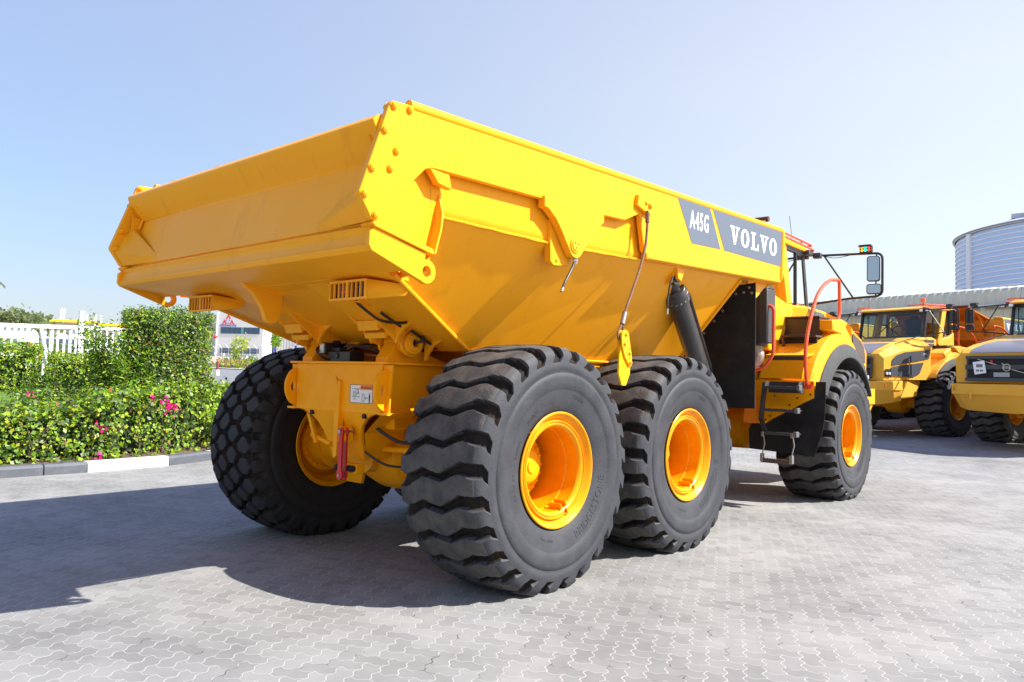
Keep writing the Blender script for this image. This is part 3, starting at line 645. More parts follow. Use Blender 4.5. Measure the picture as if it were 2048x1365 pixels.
        gr.box((-1.385, Y0, 1.985), (-1.37, Y1, 2.0)); gr.box((-1.385, Y0, 2.10), (-1.37, Y1, 2.115))
        nb = 9
        for k in range(nb):
            yy = Y0+(Y1-Y0-.012)*k/(nb-1); wd = .026 if k == nb//2 else .010; gr.box((-1.384, yy-(wd-.012)/2, 1.998), (-1.372, yy-(wd-.012)/2+wd, 2.102))
        gr.build('lamp_grille', yellow, bx)
        # axle parts
    fl = MB(); fl.box((-.745, -.63, 1.586), (.30, .63, 1.604)); fl.build('frame_top_flange', yellow2, T, bevel=0.003)
    lbk = MB(); lbk.prism('y', [(-1.16, 2.10), (-1.14, 2.02), (-.98, 1.96), (-.96, 2.02)], -.68, -.64); lbk.build('small_bracket', yellow, T)
    # warning sign on the frame head
    sg = MB(); sg.box((-.7195, -.46, 1.285), (-.7165, -.185, 1.425)); sign = sg.build('warning_sign', mat('sign_white', (0.75, 0.75, 0.74), 0.4), T)
    bd = MB()
    for a, b, c_, d in ((-.46, -.185, 1.285, 1.288), (-.46, -.185, 1.422, 1.425), (-.46, -.457, 1.288, 1.422), (-.188, -.185, 1.288, 1.422)): bd.box((-.7205, a, c_), (-.7197, b, d))
    # pictograms: wheel, falling figure, gap arrow, standing figure
    bd.tube([(-.7205, -.245+.022*math.cos(t*PI/8), 1.355+.022*math.sin(t*PI/8)) for t in range(16)], 0.0012, n=5, closed=True)
    bd.tube([(-.7205, -.245+.012*math.cos(t*PI/8), 1.355+.012*math.sin(t*PI/8)) for t in range(16)], 0.001, n=5, closed=True)
    for p0, p1 in (((-.21, 1.395), (-.25, 1.395)), ((-.25, 1.395), (-.27, 1.385)), ((-.275, 1.40), (-.285, 1.375)), ((-.285, 1.375), (-.275, 1.35)), ((-.285, 1.375), (-.295, 1.352)), ((-.28, 1.385), (-.30, 1.40)), ((-.215, 1.332), (-.31, 1.332)),
                   ((-.335, 1.30), (-.335, 1.355)), ((-.335, 1.355), (-.36, 1.355)), ((-.36, 1.355), (-.36, 1.30)), ((-.36, 1.30), (-.335, 1.30)), ((-.372, 1.325), (-.40, 1.325)), ((-.225, 1.315), (-.255, 1.315)),
                   ((-.372, 1.325), (-.378, 1.331)), ((-.372, 1.325), (-.378, 1.319)), ((-.40, 1.325), (-.394, 1.331)), ((-.40, 1.325), (-.394, 1.319))):
        bd.tube([(-.7205, p0[0], p0[1]), (-.7205, p1[0], p1[1])], 0.0016, n=5)
    for fy in (-.425,):
        bd.box((-.7208, fy-.008, 1.315), (-.7198, fy+.008, 1.35)); bd.cyl((-.7208, fy, 1.358), (-.7198, fy, 1.358), .006, n=10); bd.box((-.7208, fy-.008, 1.29), (-.7198, fy-.002, 1.315)); bd.box((-.7208, fy+.002, 1.29), (-.7198, fy+.008, 1.315))
    bd.build('pictogram', darkin, sign)
    oh = MB(); oh.box((-.7208, -.455, 1.388), (-.7198, -.31, 1.419)); oh.build('sign_header', mat('sign_orange', (0.85, 0.16, 0.01), 0.5), sign)
    tx = MB(); add_text(tx, 'WARNING', 0.024, (-.7212, -.385, 1.4035), (0, -1, 0), (0, 0, 1)); add_text(tx, '\u25b2', 0.02, (-.7212, -.33, 1.404), (0, -1, 0), (0, 0, 1)); tx.build('sign_lettering', darkin, sign, smooth=False)
    # red support link, two plates on a pin
    def link_outline(s_=1):
        return arc(0, 0, .034, 0, 180, 10)+[(-.022, -.05), (-.022, -.28)]+arc(0, -.335, .036, 160, 380, 12)+[(.022, -.28), (.022, -.05)]
    for dx in (0, .045):
        rl = MB(); rl.prism('x', [(y-.185+dx*0.1, z+1.06) for y, z in link_outline()], -.80+dx, -.782+dx); rl.build('red_link', redp, T, bevel=0.002)
    pnn = MB(); pnn.cyl((-.812, -.185, 1.06), (-.68, -.185, 1.06), .017, n=16); pnn.cyl((-.806, -.185, .725), (-.75, -.185, .725), .012, n=16); pnn.build('link_pin', steel, T)
    pl_ = MB(); pl_.prism('x', arc(-.16, 1.06, .04, 0, 180, 8)+[(-.20, .98), (-.12, .98)], -.775, -.69); pl_.build('link_lug', yellow2, T)
    bb = MB(); bb.box((-.70, -.27, .735), (-.62, -.03, .81)); 
    bb.build('lower_bracket', yellow2, T, bevel=0.004)
    for yy in (-.06, -.20, -.245):
        k = MB(); k.lathe([(-.03, 0.0), (-.03, .018), (0, .026), (.02, .018), (.02, 0)], o=(-.715, yy, .775), axis='x', n=12); k.build('plug', darkin, T)
    # sides of the frame tongue
    for s in (-1, 1):
        w_ = MB(); w_.add([(-.69, s*.545, 1.215), (-.61, s*.24, 1.04), (-.56, s*.215, .84), (-.20, s*.215, .84), (-.25, s*.30, 1.05), (-.35, s*.545, 1.215)], [(0, 1, 5), (1, 4, 5), (1, 2, 3, 4)]); w_.build('tongue_side', yellow2, T, recalc=True)
    # axles, frame rails, bogie
    for ax_ in (0.0, 1.94):
        a = MB(); a.lathe([(-.98, .20), (-.80, .20), (-.72, .15), (-.36, .165), (-.30, .22), (-.24, .30), (-.10, .335), (.10, .335), (.24, .30), (.30, .22), (.36, .165), (.72, .15), (.80, .20), (.98, .20)], o=(ax_, 0, .87), n=40)
        a.cyl((ax_-.40, 0.06, .86), (ax_+.40, 0.06, .86), .17, n=24); a.build('axle_housing', yellow2, T)
        for s in (-1, 1):
            d = MB(); d.cyl((ax_, s*.92, .858), (ax_, s*1.13, .858), .235, n=36); d.build('hub_carrier', yellow2, T)
            lgx = MB(); lgx.prism('x', [(s*.30, .80), (s*.62, .80), (s*.56, .55), (s*.36, .55), (s*.33, .66)], ax_-.16, ax_-.13); lgx.build('axle_lug', yellow2, T)
    tr_ = MB(); tr_.tube([(-.40, -.05, .90), (-.34, -.62, .92)], .026, n=12); tr_.tube([(-.362, -.45, .912), (-.345, -.58, .917)], .034, n=12); tr_.build('track_rod', yellow2, T)
    tl = MB(); tl.tube([(-.62, .40, .98), (-.62, .18, .93)], .022, n=10); tl.bolt((-.62, .41, .985), (0, 1, .2), .028, .04); tl.build('tie_rod', yellow2, T)
    st = MB(); st.prism('x', [(.46, 1.20), (.50, 1.20), (.36, .93), (.33, .93)], -.66, -.63); st.build('strut_plate', yellow2, T)
    for s in (-1, 1):
        fr_ = MB(); fr_.box((-.5, s*.40-.06, 1.08), (4.3, s*.40+.06, 1.46)); fr_.build('frame_rail', yellow2, T, bevel=0.01)
        bg_ = MB(); bg_.prism('y', [(-.1, .98), (.2, 1.12), (.7, 1.24), (1.25, 1.24), (1.75, 1.12), (2.04, .98), (1.8, .92), (1.2, 1.02), (.75, 1.02), (.15, .92)], s*.60, s*.78); bg_.build('bogie_beam', yellow2, T, bevel=0.02)
    # hoses and wiring round the hinge and axle
    for pth, r_ in (([(-.60, .30, 1.62), (-.66, .33, 1.66), (-.62, .42, 1.72), (-.52, .36, 1.78)], .010), ([(-.50, .22, 1.69), (-.55, .10, 1.74), (-.50, -.10, 1.72), (-.45, -.30, 1.66), (-.40, -.40, 1.62)], .012), ([(-.45, .28, 1.69), (-.40, .05, 1.76), (-.36, -.20, 1.72)], .009), ([(-.56, -.30, 1.10), (-.50, -.42, 1.02), (-.42, -.50, .98), (-.30, -.62, 1.0)], .014), ([(-.56, .24, 1.02), (-.46, .38, .96), (-.34, .55, .98), (-.2, .70, 1.02)], .014), ([(-.60, -.24, .90), (-.48, -.36, .80), (-.30, -.5, .78)], .010)):
        hq = MB(); hq.tube(smoothpath(pth), r_, n=8); hq.build('hose', black, T)
    # black items lying between the pedestals: work lamp, camera box, hoses
    wl = MB(); wl.box((-.62, .315, 1.665), (-.55, .385, 1.765)); wlo = wl.build('work_lamp', black, T, bevel=0.008)
    wg2 = MB(); wg2.box((-.628, .325, 1.675), (-.619, .378, 1.755)); wg2.build('lamp_glass', mat('lamp_glass', (0.62, 0.66, 0.62), 0.25), wlo)
    cb = MB(); cb.box((-.60, .0, 1.607), (-.45, .30, 1.69)); cb.box((-.56, .20, 1.69), (-.50, .30, 1.725)); cb.cyl((-.612, .17, 1.655), (-.60, .17, 1.655), .025, n=18); cb.build('camera_box', black, T, bevel=0.006)
    bt = MB(); bt.box((-.35, -.36, 1.607), (-.1, .0, 1.66)); bt.box((-.25, -.30, 1.66), (-.16, -.22, 1.85)); bt.build('rubber_block', black, T, bevel=0.01)
    hs_ = MB(); hs_.tube(smoothpath([(-1.30, -.98, 1.985), (-1.16, -.93, 1.93), (-.98, -.84, 1.89), (-.80, -.80, 1.885), (-.70, -.80, 1.895)]), .011, n=8); hs_.build('hose', black, T)
    h2 = MB(); h2.tube(smoothpath([(-.50, -.70, 1.86), (-.46, -.72, 1.82), (-.47, -.72, 1.77), (-.50, -.66, 1.757)]), .010, n=8); h2.build('hose', black, T)
    for s in (-1, 1):
        h3 = MB(); h3.tube([(-.86, s*.70, under_z(-.86)-.02), (-.66, s*.70, under_z(-.66)-.03)], .012, n=8); h3.build('hose', black, T)
        h4 = MB(); h4.tube([(-.58, s*.72, under_z(-.58)-.02), (-.38, s*.72, under_z(-.38)-.03)], .012, n=8); h4.build('hose', black, T)
    rg = MB(); rg.tube([(-1.30+.02*math.cos(t*PI/5), -.99+.02*math.sin(t*PI/5), 1.98) for t in range(10)], .004, n=6, closed=True); rg.build('ring', yellow, T)
    # ---- side gear: lifting cylinder, lock cable, grease hoses
def make_side_gear(T):
    for s in (-1, 1):
        top, bot = Vector((1.90, s*1.49, 2.50)), Vector((3.42, s*1.17, 1.27))
        d = (bot-top).normalized()
        cy_ = MB(); a0 = top+d*.12; a1 = top+d*.26
        cy_.cyl(top+d*.30, bot, .100, n=36); cy_.cyl(top+d*.22, top+d*.33, .120, n=36); cy_.cyl(top+d*.17, top+d*.225, .10, .115, n=36)
        cyl_o = cy_.build('lift_cylinder', cyl_grey, T, bevel=0.006)
        rod = MB(); rod.cyl(top+d*.04, top+d*.20, .055, .062, n=24); rod.build('piston_rod', cyl_grey, cyl_o)
        ye = MB(); ye.cyl(top+Vector((0, -s*.05, 0)), top+Vector((0, s*.07, 0)), .085, n=32); ye.cyl(top+Vector((0, s*.07, 0)), top+Vector((0, s*.085, 0)), .058, n=24); ye.cyl(top+Vector((0, s*.085, 0)), top+Vector((0, s*.105, 0)), .022, n=12)
        ye.build('rod_eye', cyl_grey, cyl_o, bevel=0.006)
        u = d.orthogonal().normalized(); v = d.cross(u); hb_ = MB()
        for k in range(16):
            a = 2*PI*k/16; rv = (u*math.cos(a)+v*math.sin(a)); p = top+d*.275+rv*.119; hb_.cyl(p, p+rv*.006, .010, n=8)
        hb_.build('cap_bolt', steel, cyl_o)
        fx = Vector((.11, s*.02, .10)); pp_ = MB(); pp_.tube(roundpath([top+d*.22+fx*1.05, top+d*.26+fx*1.35, top+d*.36+fx*1.25, bot+fx*1.2], .04), .018, n=8); pp_.build('oil_pipe', black, cyl_o)
        # bracket over the rod eye
        bk = MB(); bk.prism('x', [(s*1.42, 2.60), (s*1.63, 2.585), (s*1.60, 2.50), (s*1.57, 2.42), (s*1.42, 2.40)], 1.77, 1.80)
        bk.prism('y', [(1.66, 2.60), (2.22, 2.635), (2.16, 2.60), (1.98, 2.585), (1.93, 2.56), (1.90, 2.52), (1.86, 2.44), (1.80, 2.46), (1.78, 2.54)], s*1.605, s*1.635)
        bk.obox((1.95, s*1.63, 2.615), (.27, 0, .018), (0, .04, 0), (0, 0, .012)); bk.build('cylinder_bracket', yellow, T, bevel=0.003)
        gh = MB(); gh.tube(smoothpath([(1.76, s*1.60, 2.47), (1.70, s*1.61, 2.40), (1.66, s*1.61, 2.25), (1.655, s*1.61, 2.17)]), .009, n=8); gho = gh.build('grease_hose', black, T)
        gt = MB(); gt.cyl((1.655, s*1.61, 2.17), (1.655, s*1.61, 2.12), .011, n=10); gt.build('hose_nipple', steel, gho)
        gh = MB(); gh.tube(smoothpath([(.135, s*1.70, 2.40), (.10, s*1.70, 2.33), (.02, s*1.70, 2.22), (-.005, s*1.70, 2.17)]), .010, n=8); gho = gh.build('grease_hose', cyl_grey, T)
        gt = MB(); gt.cyl((-.005, s*1.70, 2.175), (-.02, s*1.70, 2.145), .012, n=10); gt.bolt((.14, s*1.695, 2.395), (0, s, 0), .026, .014); gt.build('hose_nipple', steel, gho)
        # lock cable
        cp = MB(); cp.prism('y', [(.945, 3.045), (1.03, 3.05), (1.16, 2.99), (1.15, 2.91), (1.07, 2.915), (.93, 2.955)], s*1.70, s*1.735); cp.bolt((1.12, s*1.735, 2.985), (0, s, 0), .024, .022); cp.bolt((1.06, s*1.735, 2.995), (0, s, 0), .015, .014); cp.build('cable_bracket', yellow, T, bevel=0.004)
        cbp = [(1.065, s*1.745, 2.93), (1.06, s*1.75, 2.86), (1.045, s*1.755, 2.74), (1.02, s*1.757, 2.62), (.95, s*1.757, 2.44), (.84, s*1.757, 2.24), (.755, s*1.757, 2.09), (.72, s*1.757, 2.0)]
        ca = MB(); ca.tube(smoothpath(cbp), .0115, n=8); cao = ca.build('lock_cable', rust, T)
        fe = MB(); fe.cyl((1.064, s*1.748, 2.915), (1.058, s*1.75, 2.83), .019, n=12); fe.build('cable_ferrule', rust, cao)
        fe = MB(); fe.cyl((.735, s*1.757, 2.055), (.70, s*1.757, 1.96), .021, n=12); fe.build('cable_ferrule', steel, cao)
        lp = MB(); lp.tube(smoothpath([(.70, s*1.757, 1.965), (.68, s*1.757, 1.94), (.645, s*1.757, 1.89), (.65, s*1.757, 1.84), (.69, s*1.757, 1.86), (.715, s*1.757, 1.92), (.70, s*1.757, 1.965)]), .009, n=8); lp.build('cable_eye', rust, cao)
        for dy in (0, .035):
            fp = MB(); fp.prism('y', arc(.70, 1.86, .052, 20, 190, 8)+[(.655, 1.79), (.70, 1.70), (.775, 1.62), (.80, 1.64), (.80, 1.70)], s*(1.74+dy), s*(1.755+dy)); fo = fp.build('lock_cheek', yellow, T, bevel=0.002)
            if dy:
                bb_ = MB()
                for q in ((.705, 1.875), (.69, 1.80), (.762, 1.73), (.775, 1.655)): bb_.bolt((q[0], s*1.79, q[1]), (0, s, 0), .012, .016)
                bb_.build('bolt', yellow, fo)
                hh = MB()
                for q in ((.755, 1.765), (.765, 1.69)): hh.cyl((q[0], s*1.7901, q[1]), (q[0], s*1.791, q[1]), .007, n=10)
                hh.build('hole', darkin, fo)
        bl = MB(); bl.prism('y', [(.67, 1.80), (.78, 1.80), (.80, 1.70), (.80, 1.57), (.745, 1.475), (.69, 1.475), (.64, 1.57), (.65, 1.72)], s*1.756, s*1.773); bl.build('lock_plate', mat('bright_yellow_plate', (0.9, 0.52, 0.004), 0.4), T, bevel=0.002)
        # grey panels with lettering
        if True:
            yy = s*1.7015
            for nm, poly in (('decal_panel', [(1.64, 3.175), (2.265, 3.193), (2.50, 2.822), (1.92, 2.793)]), ('decal_panel', [(2.325, 3.195), (4.03, 3.245), (3.985, 2.845), (2.585, 2.823)])):
                dm = MB(); dm.prism('y', poly, yy, yy+s*.0015); dm.build(nm, decal, T, smooth=False)
            tx = MB(); dirx = (1, 0, .0265) if s < 0 else (-1, 0, -.0265)
            add_text(tx, 'A45G', 0.235, (2.06, s*1.7045, 3.008), dirx, (0, 0, 1), bold=0.004, sx=0.60, space=1.16)
            tx.build('model_lettering', white, T, smooth=False)
            lt = MB(); slab_text(lt, (3.29, s*1.7045, 3.02), Vector(dirx), 1.20, 0.185); lt.build('maker_lettering', white, T, smooth=False)
def slab_text(mb, c, dx, W, H, dz=(0, 0, 1)):
    """VOLVO in slab-serif capitals, built stroke by stroke"""
    c = Vector(c); dz = Vector(dz); u = W/5.0; lw = u*.86; k = 0
    def put(pts, ox):
        mb.add([c+dx*(ox+x*lw)+dz*((y-.5)*H) for x, y in pts], [tuple(range(len(pts)))])
    def V(ox):
        put([(.10, .93), (.40, .93), (.58, .28), (.50, .0), (.42, .0)], ox); put([(.58, .28), (.74, .93), (.90, .93), (.58, .0), (.50, .0)], ox)
        put([(-.02, .89), (-.02, 1.0), (.50, 1.0), (.50, .89)], ox); put([(.62, .89), (.62, 1.0), (1.02, 1.0), (1.02, .89)], ox)
    def O(ox):
        n = 28
        for i in range(n):
            a, b = 2*PI*i/n, 2*PI*(i+1)/n
            f = lambda t, rx, ry: (.5+rx*math.cos(t), .5+ry*math.sin(t))
            put([f(a, .48, .52), f(b, .48, .52), f(b, .22, .39), f(a, .22, .39)], ox)
    def L(ox):
        put([(.18, .08), (.18, .92), (.46, .92), (.46, .12)], ox); put([(.04, .89), (.04, 1.0), (.62, 1.0), (.62, .89)], ox); put([(.04, .0), (.04, .12), (.96, .12), (.96, .0)], ox); put([(.82, .12), (.86, .38), (.97, .38), (.96, .12)], ox)
    for k, fn in enumerate((V, O, L, V, O)): fn(-W/2+k*u+u*.07)
# ---------------------------------------------------------------- front: cab, hood, fenders, steps
shade_orange = mat('orange_body_paint', (0.70, 0.20, 0.004), 0.5, noise=(3, .4, (0.50, 0.13, 0.004)))  # yellow body fronts out of the sun: their shade is in this orange
glass = bpy.data.materials.new('cab_glass'); glass.use_nodes = True
_n = glass.node_tree.nodes; _l = glass.node_tree.links; _n.remove(_n['Principled BSDF'])
_t = _n.new('ShaderNodeBsdfTransparent'); _t.inputs[0].default_value = (0.55, 0.70, 0.74, 1); _g = _n.new('ShaderNodeBsdfGlossy'); _g.inputs['Roughness'].default_value = 0.02
_m = _n.new('ShaderNodeMixShader'); _fr = _n.new('ShaderNodeFresnel'); _fr.inputs[0].default_value = 1.35
_ad = _n.new('ShaderNodeMath'); _ad.operation = 'ADD'; _ad.inputs[1].default_value = 0.03; _l.new(_fr.outputs[0], _ad.inputs[0]); _l.new(_ad.outputs[0], _m.inputs[0])
_l.new(_t.outputs[0], _m.inputs[1]); _l.new(_g.outputs[0], _m.inputs[2]); _l.new(_m.outputs[0], _n['Material Output'].inputs[0])
mirror = mat('mirror_glass', (0.42, 0.46, 0.48), 0.04, metal=1.0)
smoke = mat('smoked_grille', (0.075, 0.085, 0.10), 0.25)
flare = mat('grey_fender_flare', (0.040, 0.041, 0.044), 0.6, spec=.35, noise=(4, 0.5, (0.075, 0.075, 0.076)))
lampw = mat('headlamp_glass', (0.8, 0.82, 0.85), 0.1, metal=0.3)
duct = mat('silver_duct', (0.5, 0.42, 0.36), 0.4, metal=0.7, noise=(18, 0.6, (0.3, 0.14, 0.08)))
def make_front(T, main=False):
    # ---------- cab
    cab = bpy.data.objects.new('cab', None); C.objects.link(cab); cab.parent = T
    lw_ = MB(); lw_.prism('y', [(5.36, 2.82), (5.42, 2.82), (5.58, 2.72), (5.97, 2.652), (6.17, 2.655), (6.205, 2.53), (6.10, 2.42), (6.03, 2.41), (5.75, 1.985), (5.42, 1.97), (5.36, 1.99)], -1.0, 1.0)
    lw_.prism('y', [(6.10, 2.66), (6.90, 2.665), (6.90, 2.30), (6.10, 2.30)], -.94, .94)
    lw_.build('cab_shell', yellow, cab, bevel=0.015)
    up_ = MB()
    for s in (-1, 1):
        up_.prism('y', [(5.72, 3.47), (5.93, 3.47), (6.17, 2.655), (5.97, 2.645)], s*.86, s*1.0)      # thick side pillar
        up_.prism('y', [(5.36, 3.45), (5.44, 3.45), (5.44, 2.80), (5.36, 2.81)], s*.86, s*.98)
    up_.build('cab_pillar', yellow, cab, bevel=0.012)
    fp_ = MB()
    for s in (-1, 1):
        fp_.prism('y', [(6.60, 3.43), (6.68, 3.43), (6.86, 2.66), (6.77, 2.66)], s*.92, s*.975)
        fp_.prism('y', [(6.34, 3.43), (6.365, 3.43), (6.385, 2.66), (6.36, 2.66)], s*.965, s*.985)
        fp_.prism('y', [(5.70, 3.46), (6.66, 3.46), (6.68, 3.395), (5.70, 3.405)], s*.94, s*.99)
        fp_.prism('y', [(5.44, 3.40), (5.47, 3.40), (5.50, 2.78), (5.44, 2.80)], s*.90, s*.95)
    fp_.box((5.38, -.95, 3.40), (5.44, .95, 3.46)); fp_.box((6.60, -.95, 3.395), (6.67, .95, 3.46)); fp_.build('window_frame', black, cab, bevel=0.004)
    for s in (-1, 1):
        g_ = MB(); g_.add([(5.93, s*.962, 3.42), (6.64, s*.962, 3.42), (6.79, s*.962, 2.66), (6.15, s*.962, 2.66)], [(0, 1, 2, 3)]); g_.build('side_window', glass, cab, smooth=False)
        g_ = MB(); g_.add([(5.47, s*.90, 3.42), (5.74, s*.90, 3.42), (5.96, s*.90, 2.66), (5.48, s*.90, 2.76)], [(0, 1, 2, 3)]); g_.build('quarter_window', glass, cab, smooth=False)
    g_ = MB(); g_.add([(6.64, -.93, 3.42), (6.64, .93, 3.42), (6.82, .93, 2.66), (6.82, -.93, 2.66)], [(0, 1, 2, 3)]); g_.build('windscreen', glass, cab, smooth=False)
    g_ = MB(); g_.add([(5.40, -.86, 3.40), (5.40, .86, 3.40), (5.40, .86, 2.82), (5.40, -.86, 2.82)], [(0, 3, 2, 1)]); g_.build('rear_window', glass, cab, smooth=False)
    rf = MB(); rf.prism('y', [(5.28, 3.46), (5.28, 3.52), (5.40, 3.56), (6.60, 3.55), (6.78, 3.50), (6.80, 3.46)], -1.0, 1.0); rf.build('cab_roof', yellow, cab, bevel=0.02)
    for s in (-1, 1):
        rr_ = MB(); rr_.tube(roundpath([(5.35, s*.55, 3.61), (5.35, s*1.02, 3.61), (6.88, s*1.02, 3.575), (6.88, s*.55, 3.575)], .08), .016, n=8)
        for x in (5.7, 6.5): rr_.tube([(x, s*1.02, 3.60), (x, s*.95, 3.52)], .012, n=6)
        rr_.tube(roundpath([(5.50, s*.95, 3.52), (5.5, s*1.06, 3.535), (6.85, s*1.06, 3.50), (6.85, s*.95, 3.50)], .06), .014, n=8)
        rr_.build('roof_rail', orange, cab)
        cl_ = MB()
        for k in range(2): cl_.obox((6.83+.02*k, s*(.92+.18*k), 3.42), (.04, 0, 0), (0, .055, 0), (0, 0, .04))
        cl_.obox((6.75, s*1.0, 3.45), (.10, 0, 0), (0, .05, 0), (0, 0, .035))
        wlp = cl_.build('corner_lamp', dgrey, cab, bevel=0.01)
        cg_ = MB()
        for k in range(2): cg_.obox((6.872+.02*k, s*(.92+.18*k), 3.42), (.004, 0, 0), (0, .045, 0), (0, 0, .032))
        cg_.build('lamp_glass', lampw, wlp)
    # cab interior seen through the glass
    ci = MB(); ci.box((5.6, -.25, 2.3), (6.1, .25, 2.75)); ci.obox((5.62, 0, 2.98), (.06, 0, 0), (0, .22, 0), (.05, 0, .30)); ci.box((5.57, -.12, 3.20), (5.65, .12, 3.36)); ci.build('driver_seat', black, cab, bevel=0.03)
    di = MB(); di.prism('y', [(6.45, 2.55), (6.50, 2.76), (6.78, 2.72), (6.80, 2.55)], -.85, .85); di.build('dashboard', dgrey, cab, bevel=0.03)
    swl = MB(); swl.tube([(6.38+.10*math.cos(t*PI/10)*.5, .2*math.sin(t*PI/10), 2.86+.18*math.cos(t*PI/10)) for t in range(20)], .015, n=6, closed=True); swl.build('steering_wheel', black, cab)
    wp = MB(); wp.tube([(6.85, .35, 2.68), (6.77, -.15, 3.05)], .012, n=6); wp.tube([(6.82, -.35, 2.82), (6.74, .05, 3.22)], .014, n=6); wp.build('wiper', black, cab)
    an = MB(); an.tube([(6.55, -.85, 3.56), (6.50, -.82, 3.98)], .004, n=5); an.build('aerial', dgrey, cab)
    if not main:
        be = MB(); be.cyl((5.75, .35, 3.56), (5.75, .35, 3.74), .012, n=8); beo = be.build('beacon_post', dgrey, cab)
        b2 = MB(); b2.cyl((5.75, .35, 3.74), (5.75, .35, 3.84), .07, n=16); b2.build('beacon', mat('orange_beacon', (0.8, 0.12, 0.01), 0.3), beo)
    # ---------- hood and nose
    hd = MB()
    xs_ = [(6.19, .94, 2.66), (6.48, 1.07, 2.685), (7.24, 1.08, 2.665), (7.34, 1.07, 2.63), (7.46, 1.04, 2.575), (7.85, 1.06, 2.53), (8.4, 1.13, 2.42), (8.85, 1.16, 2.30), (9.02, 1.10, 2.20)]
    nb_ = []
    for x, y, z in xs_:
        yl = float(np.interp(x, [6.19, 6.48, 7.25, 7.34, 9.02], [.94, 1.08, 1.09, 1.42, 1.14])); zs = float(np.interp(x, [6.19, 7.24, 7.34, 7.46, 8.4, 9.02], [2.62, 2.62, 2.40, 2.36, 2.27, 2.08]))
        nb_.append([(x, -yl, 1.52), (x, -yl-.01, zs), (x, -y+.10, z), (x, y-.10, z), (x, yl+.01, zs), (x, yl, 1.52)])
    for i in range(len(nb_)-1):
        o_ = len(hd.v); hd.v += nb_[i]+nb_[i+1]
        for k in range(5): hd.f.append((o_+k, o_+k+1, o_+6+k+1, o_+6+k)); hd.m.append(0)
    o_ = len(hd.v); hd.v += nb_[-1]+[(9.10, 1.05, 1.52), (9.10, -1.05, 1.52)]; hd.f += [(o_, o_+1, o_+2, o_+3, o_+4, o_+5)]; hd.m.append(0)
    hood = hd.build('hood', yellow, T, ang=40, recalc=True)
    ht = MB(); ht.add([(7.5, -.62, 2.585), (7.5, .62, 2.585), (8.42, .78, 2.432), (8.87, .82, 2.312), (9.03, .82, 2.21), (9.03, -.82, 2.21), (8.87, -.82, 2.312), (8.42, -.78, 2.432)], [(0, 7, 2, 1), (7, 6, 3, 2), (6, 5, 4, 3)])
    ht.build('hood_centre', mat('dark_hood_panel', (0.17, 0.17, 0.20), 0.32), hood)
    wa = MB(); wa.tube([(7.0, -.95, 2.70), (7.7, -.99, 2.59), (8.3, -1.02, 2.47)], .010, n=6); wa.tube([(7.0, .95, 2.70), (7.7, .99, 2.59), (8.3, 1.02, 2.47)], .010, n=6); wa.build('hood_trim', black, hood)
    for s in (-1, 1):
        vp = MB(); vp.add([(6.54, s*1.092, 2.605), (7.14, s*1.098, 2.60), (7.22, s*1.10, 2.53), (6.58, s*1.095, 2.52)], [(0, 1, 2, 3)]); vp.add([(6.56, s*1.094, 2.495), (7.22, s*1.10, 2.505), (7.22, s*1.10, 2.44), (6.56, s*1.094, 2.40)], [(0, 1, 2, 3)]); vp.build('cowl_vent', smoke, hood, smooth=False)
        # side grille panels on the nose
        for poly, nm in (([(7.36, 2.32), (8.30, 2.24), (8.60, 2.16), (8.74, 2.05), (8.76, 1.90), (7.95, 2.0), (7.42, 2.08)], 'side_grille'), ([(7.62, 1.98), (8.78, 1.86), (8.80, 1.62), (8.0, 1.60), (7.78, 1.68)], 'side_grille')):
            g_ = MB(); 
            def hy(x): return 1.42-(x-7.32)*.28/1.70+.020
            g_.add([(x, s*(hy(x)+.006), z) for x, z in poly], [tuple(range(len(poly)))]); g_.build(nm, smoke, hood, smooth=False)
        hl = MB(); hl.add([(8.80, s*1.205, 1.80), (9.01, s*1.165, 1.80), (9.01, s*1.165, 1.60), (8.80, s*1.205, 1.58)], [(0, 1, 2, 3)]); hlo = hl.build('headlamp', black, hood, smooth=False)
        for k in range(2):
            l_ = MB(); l_.cyl((8.86+.09*k, s*(1.16), 1.69), (8.86+.09*k, s*(1.215-.015*k), 1.69), .034, n=16); l_.build('lamp_glass', lampw, hlo)
    if not main:
        tx = MB(); slab_text(tx, (7.66, 1.390, 2.20), Vector((-1, .165, 0)), .30, .055); slab_text(tx, (7.66, -1.390, 2.20), Vector((1, .165, 0)), .30, .055); tx.build('maker_lettering', white, hood, smooth=False)
    # front grille with diagonal bar and round badge
    fg = MB(); fg.add([(9.065, -.85, 2.10), (9.065, .85, 2.10), (9.115, .85, 1.56), (9.115, -.85, 1.56)], [(0, 3, 2, 1)]); fgo = fg.build('front_grille', darkin, hood, smooth=False)
    fb = MB()
    for z in (2.10, 1.88, 1.60): fb.obox((9.10+(2.1-z)*.09, 0, z), (.012, 0, 0), (0, .88, 0), (0, 0, .035 if z != 1.88 else .05))
    for y in (-.85, .85): fb.obox((9.09, y, 1.84), (.012, 0, 0), (0, .02, 0), (-.02, 0, .27))
    fb.build('grille_bar', dgrey, fgo)
    if not main:
        fi = MB(); fi.box((9.10, -.28, 1.66), (9.115, .05, 1.76)); fi.build('filter_row', mat('grey_filters', (0.35, 0.36, 0.36), 0.6), fgo)
        fr2 = MB(); fr2.box((9.08, -.35, 1.95), (9.105, -.30, 2.04)); fr2.build('red_hose', redp, fgo)
    br_ = MB(); br_.beam((9.10, .62, 1.66), (9.10, -.62, 2.06), .018, .02, up=(1, 0, 0)); br_.build('grille_diagonal', steel, fgo)
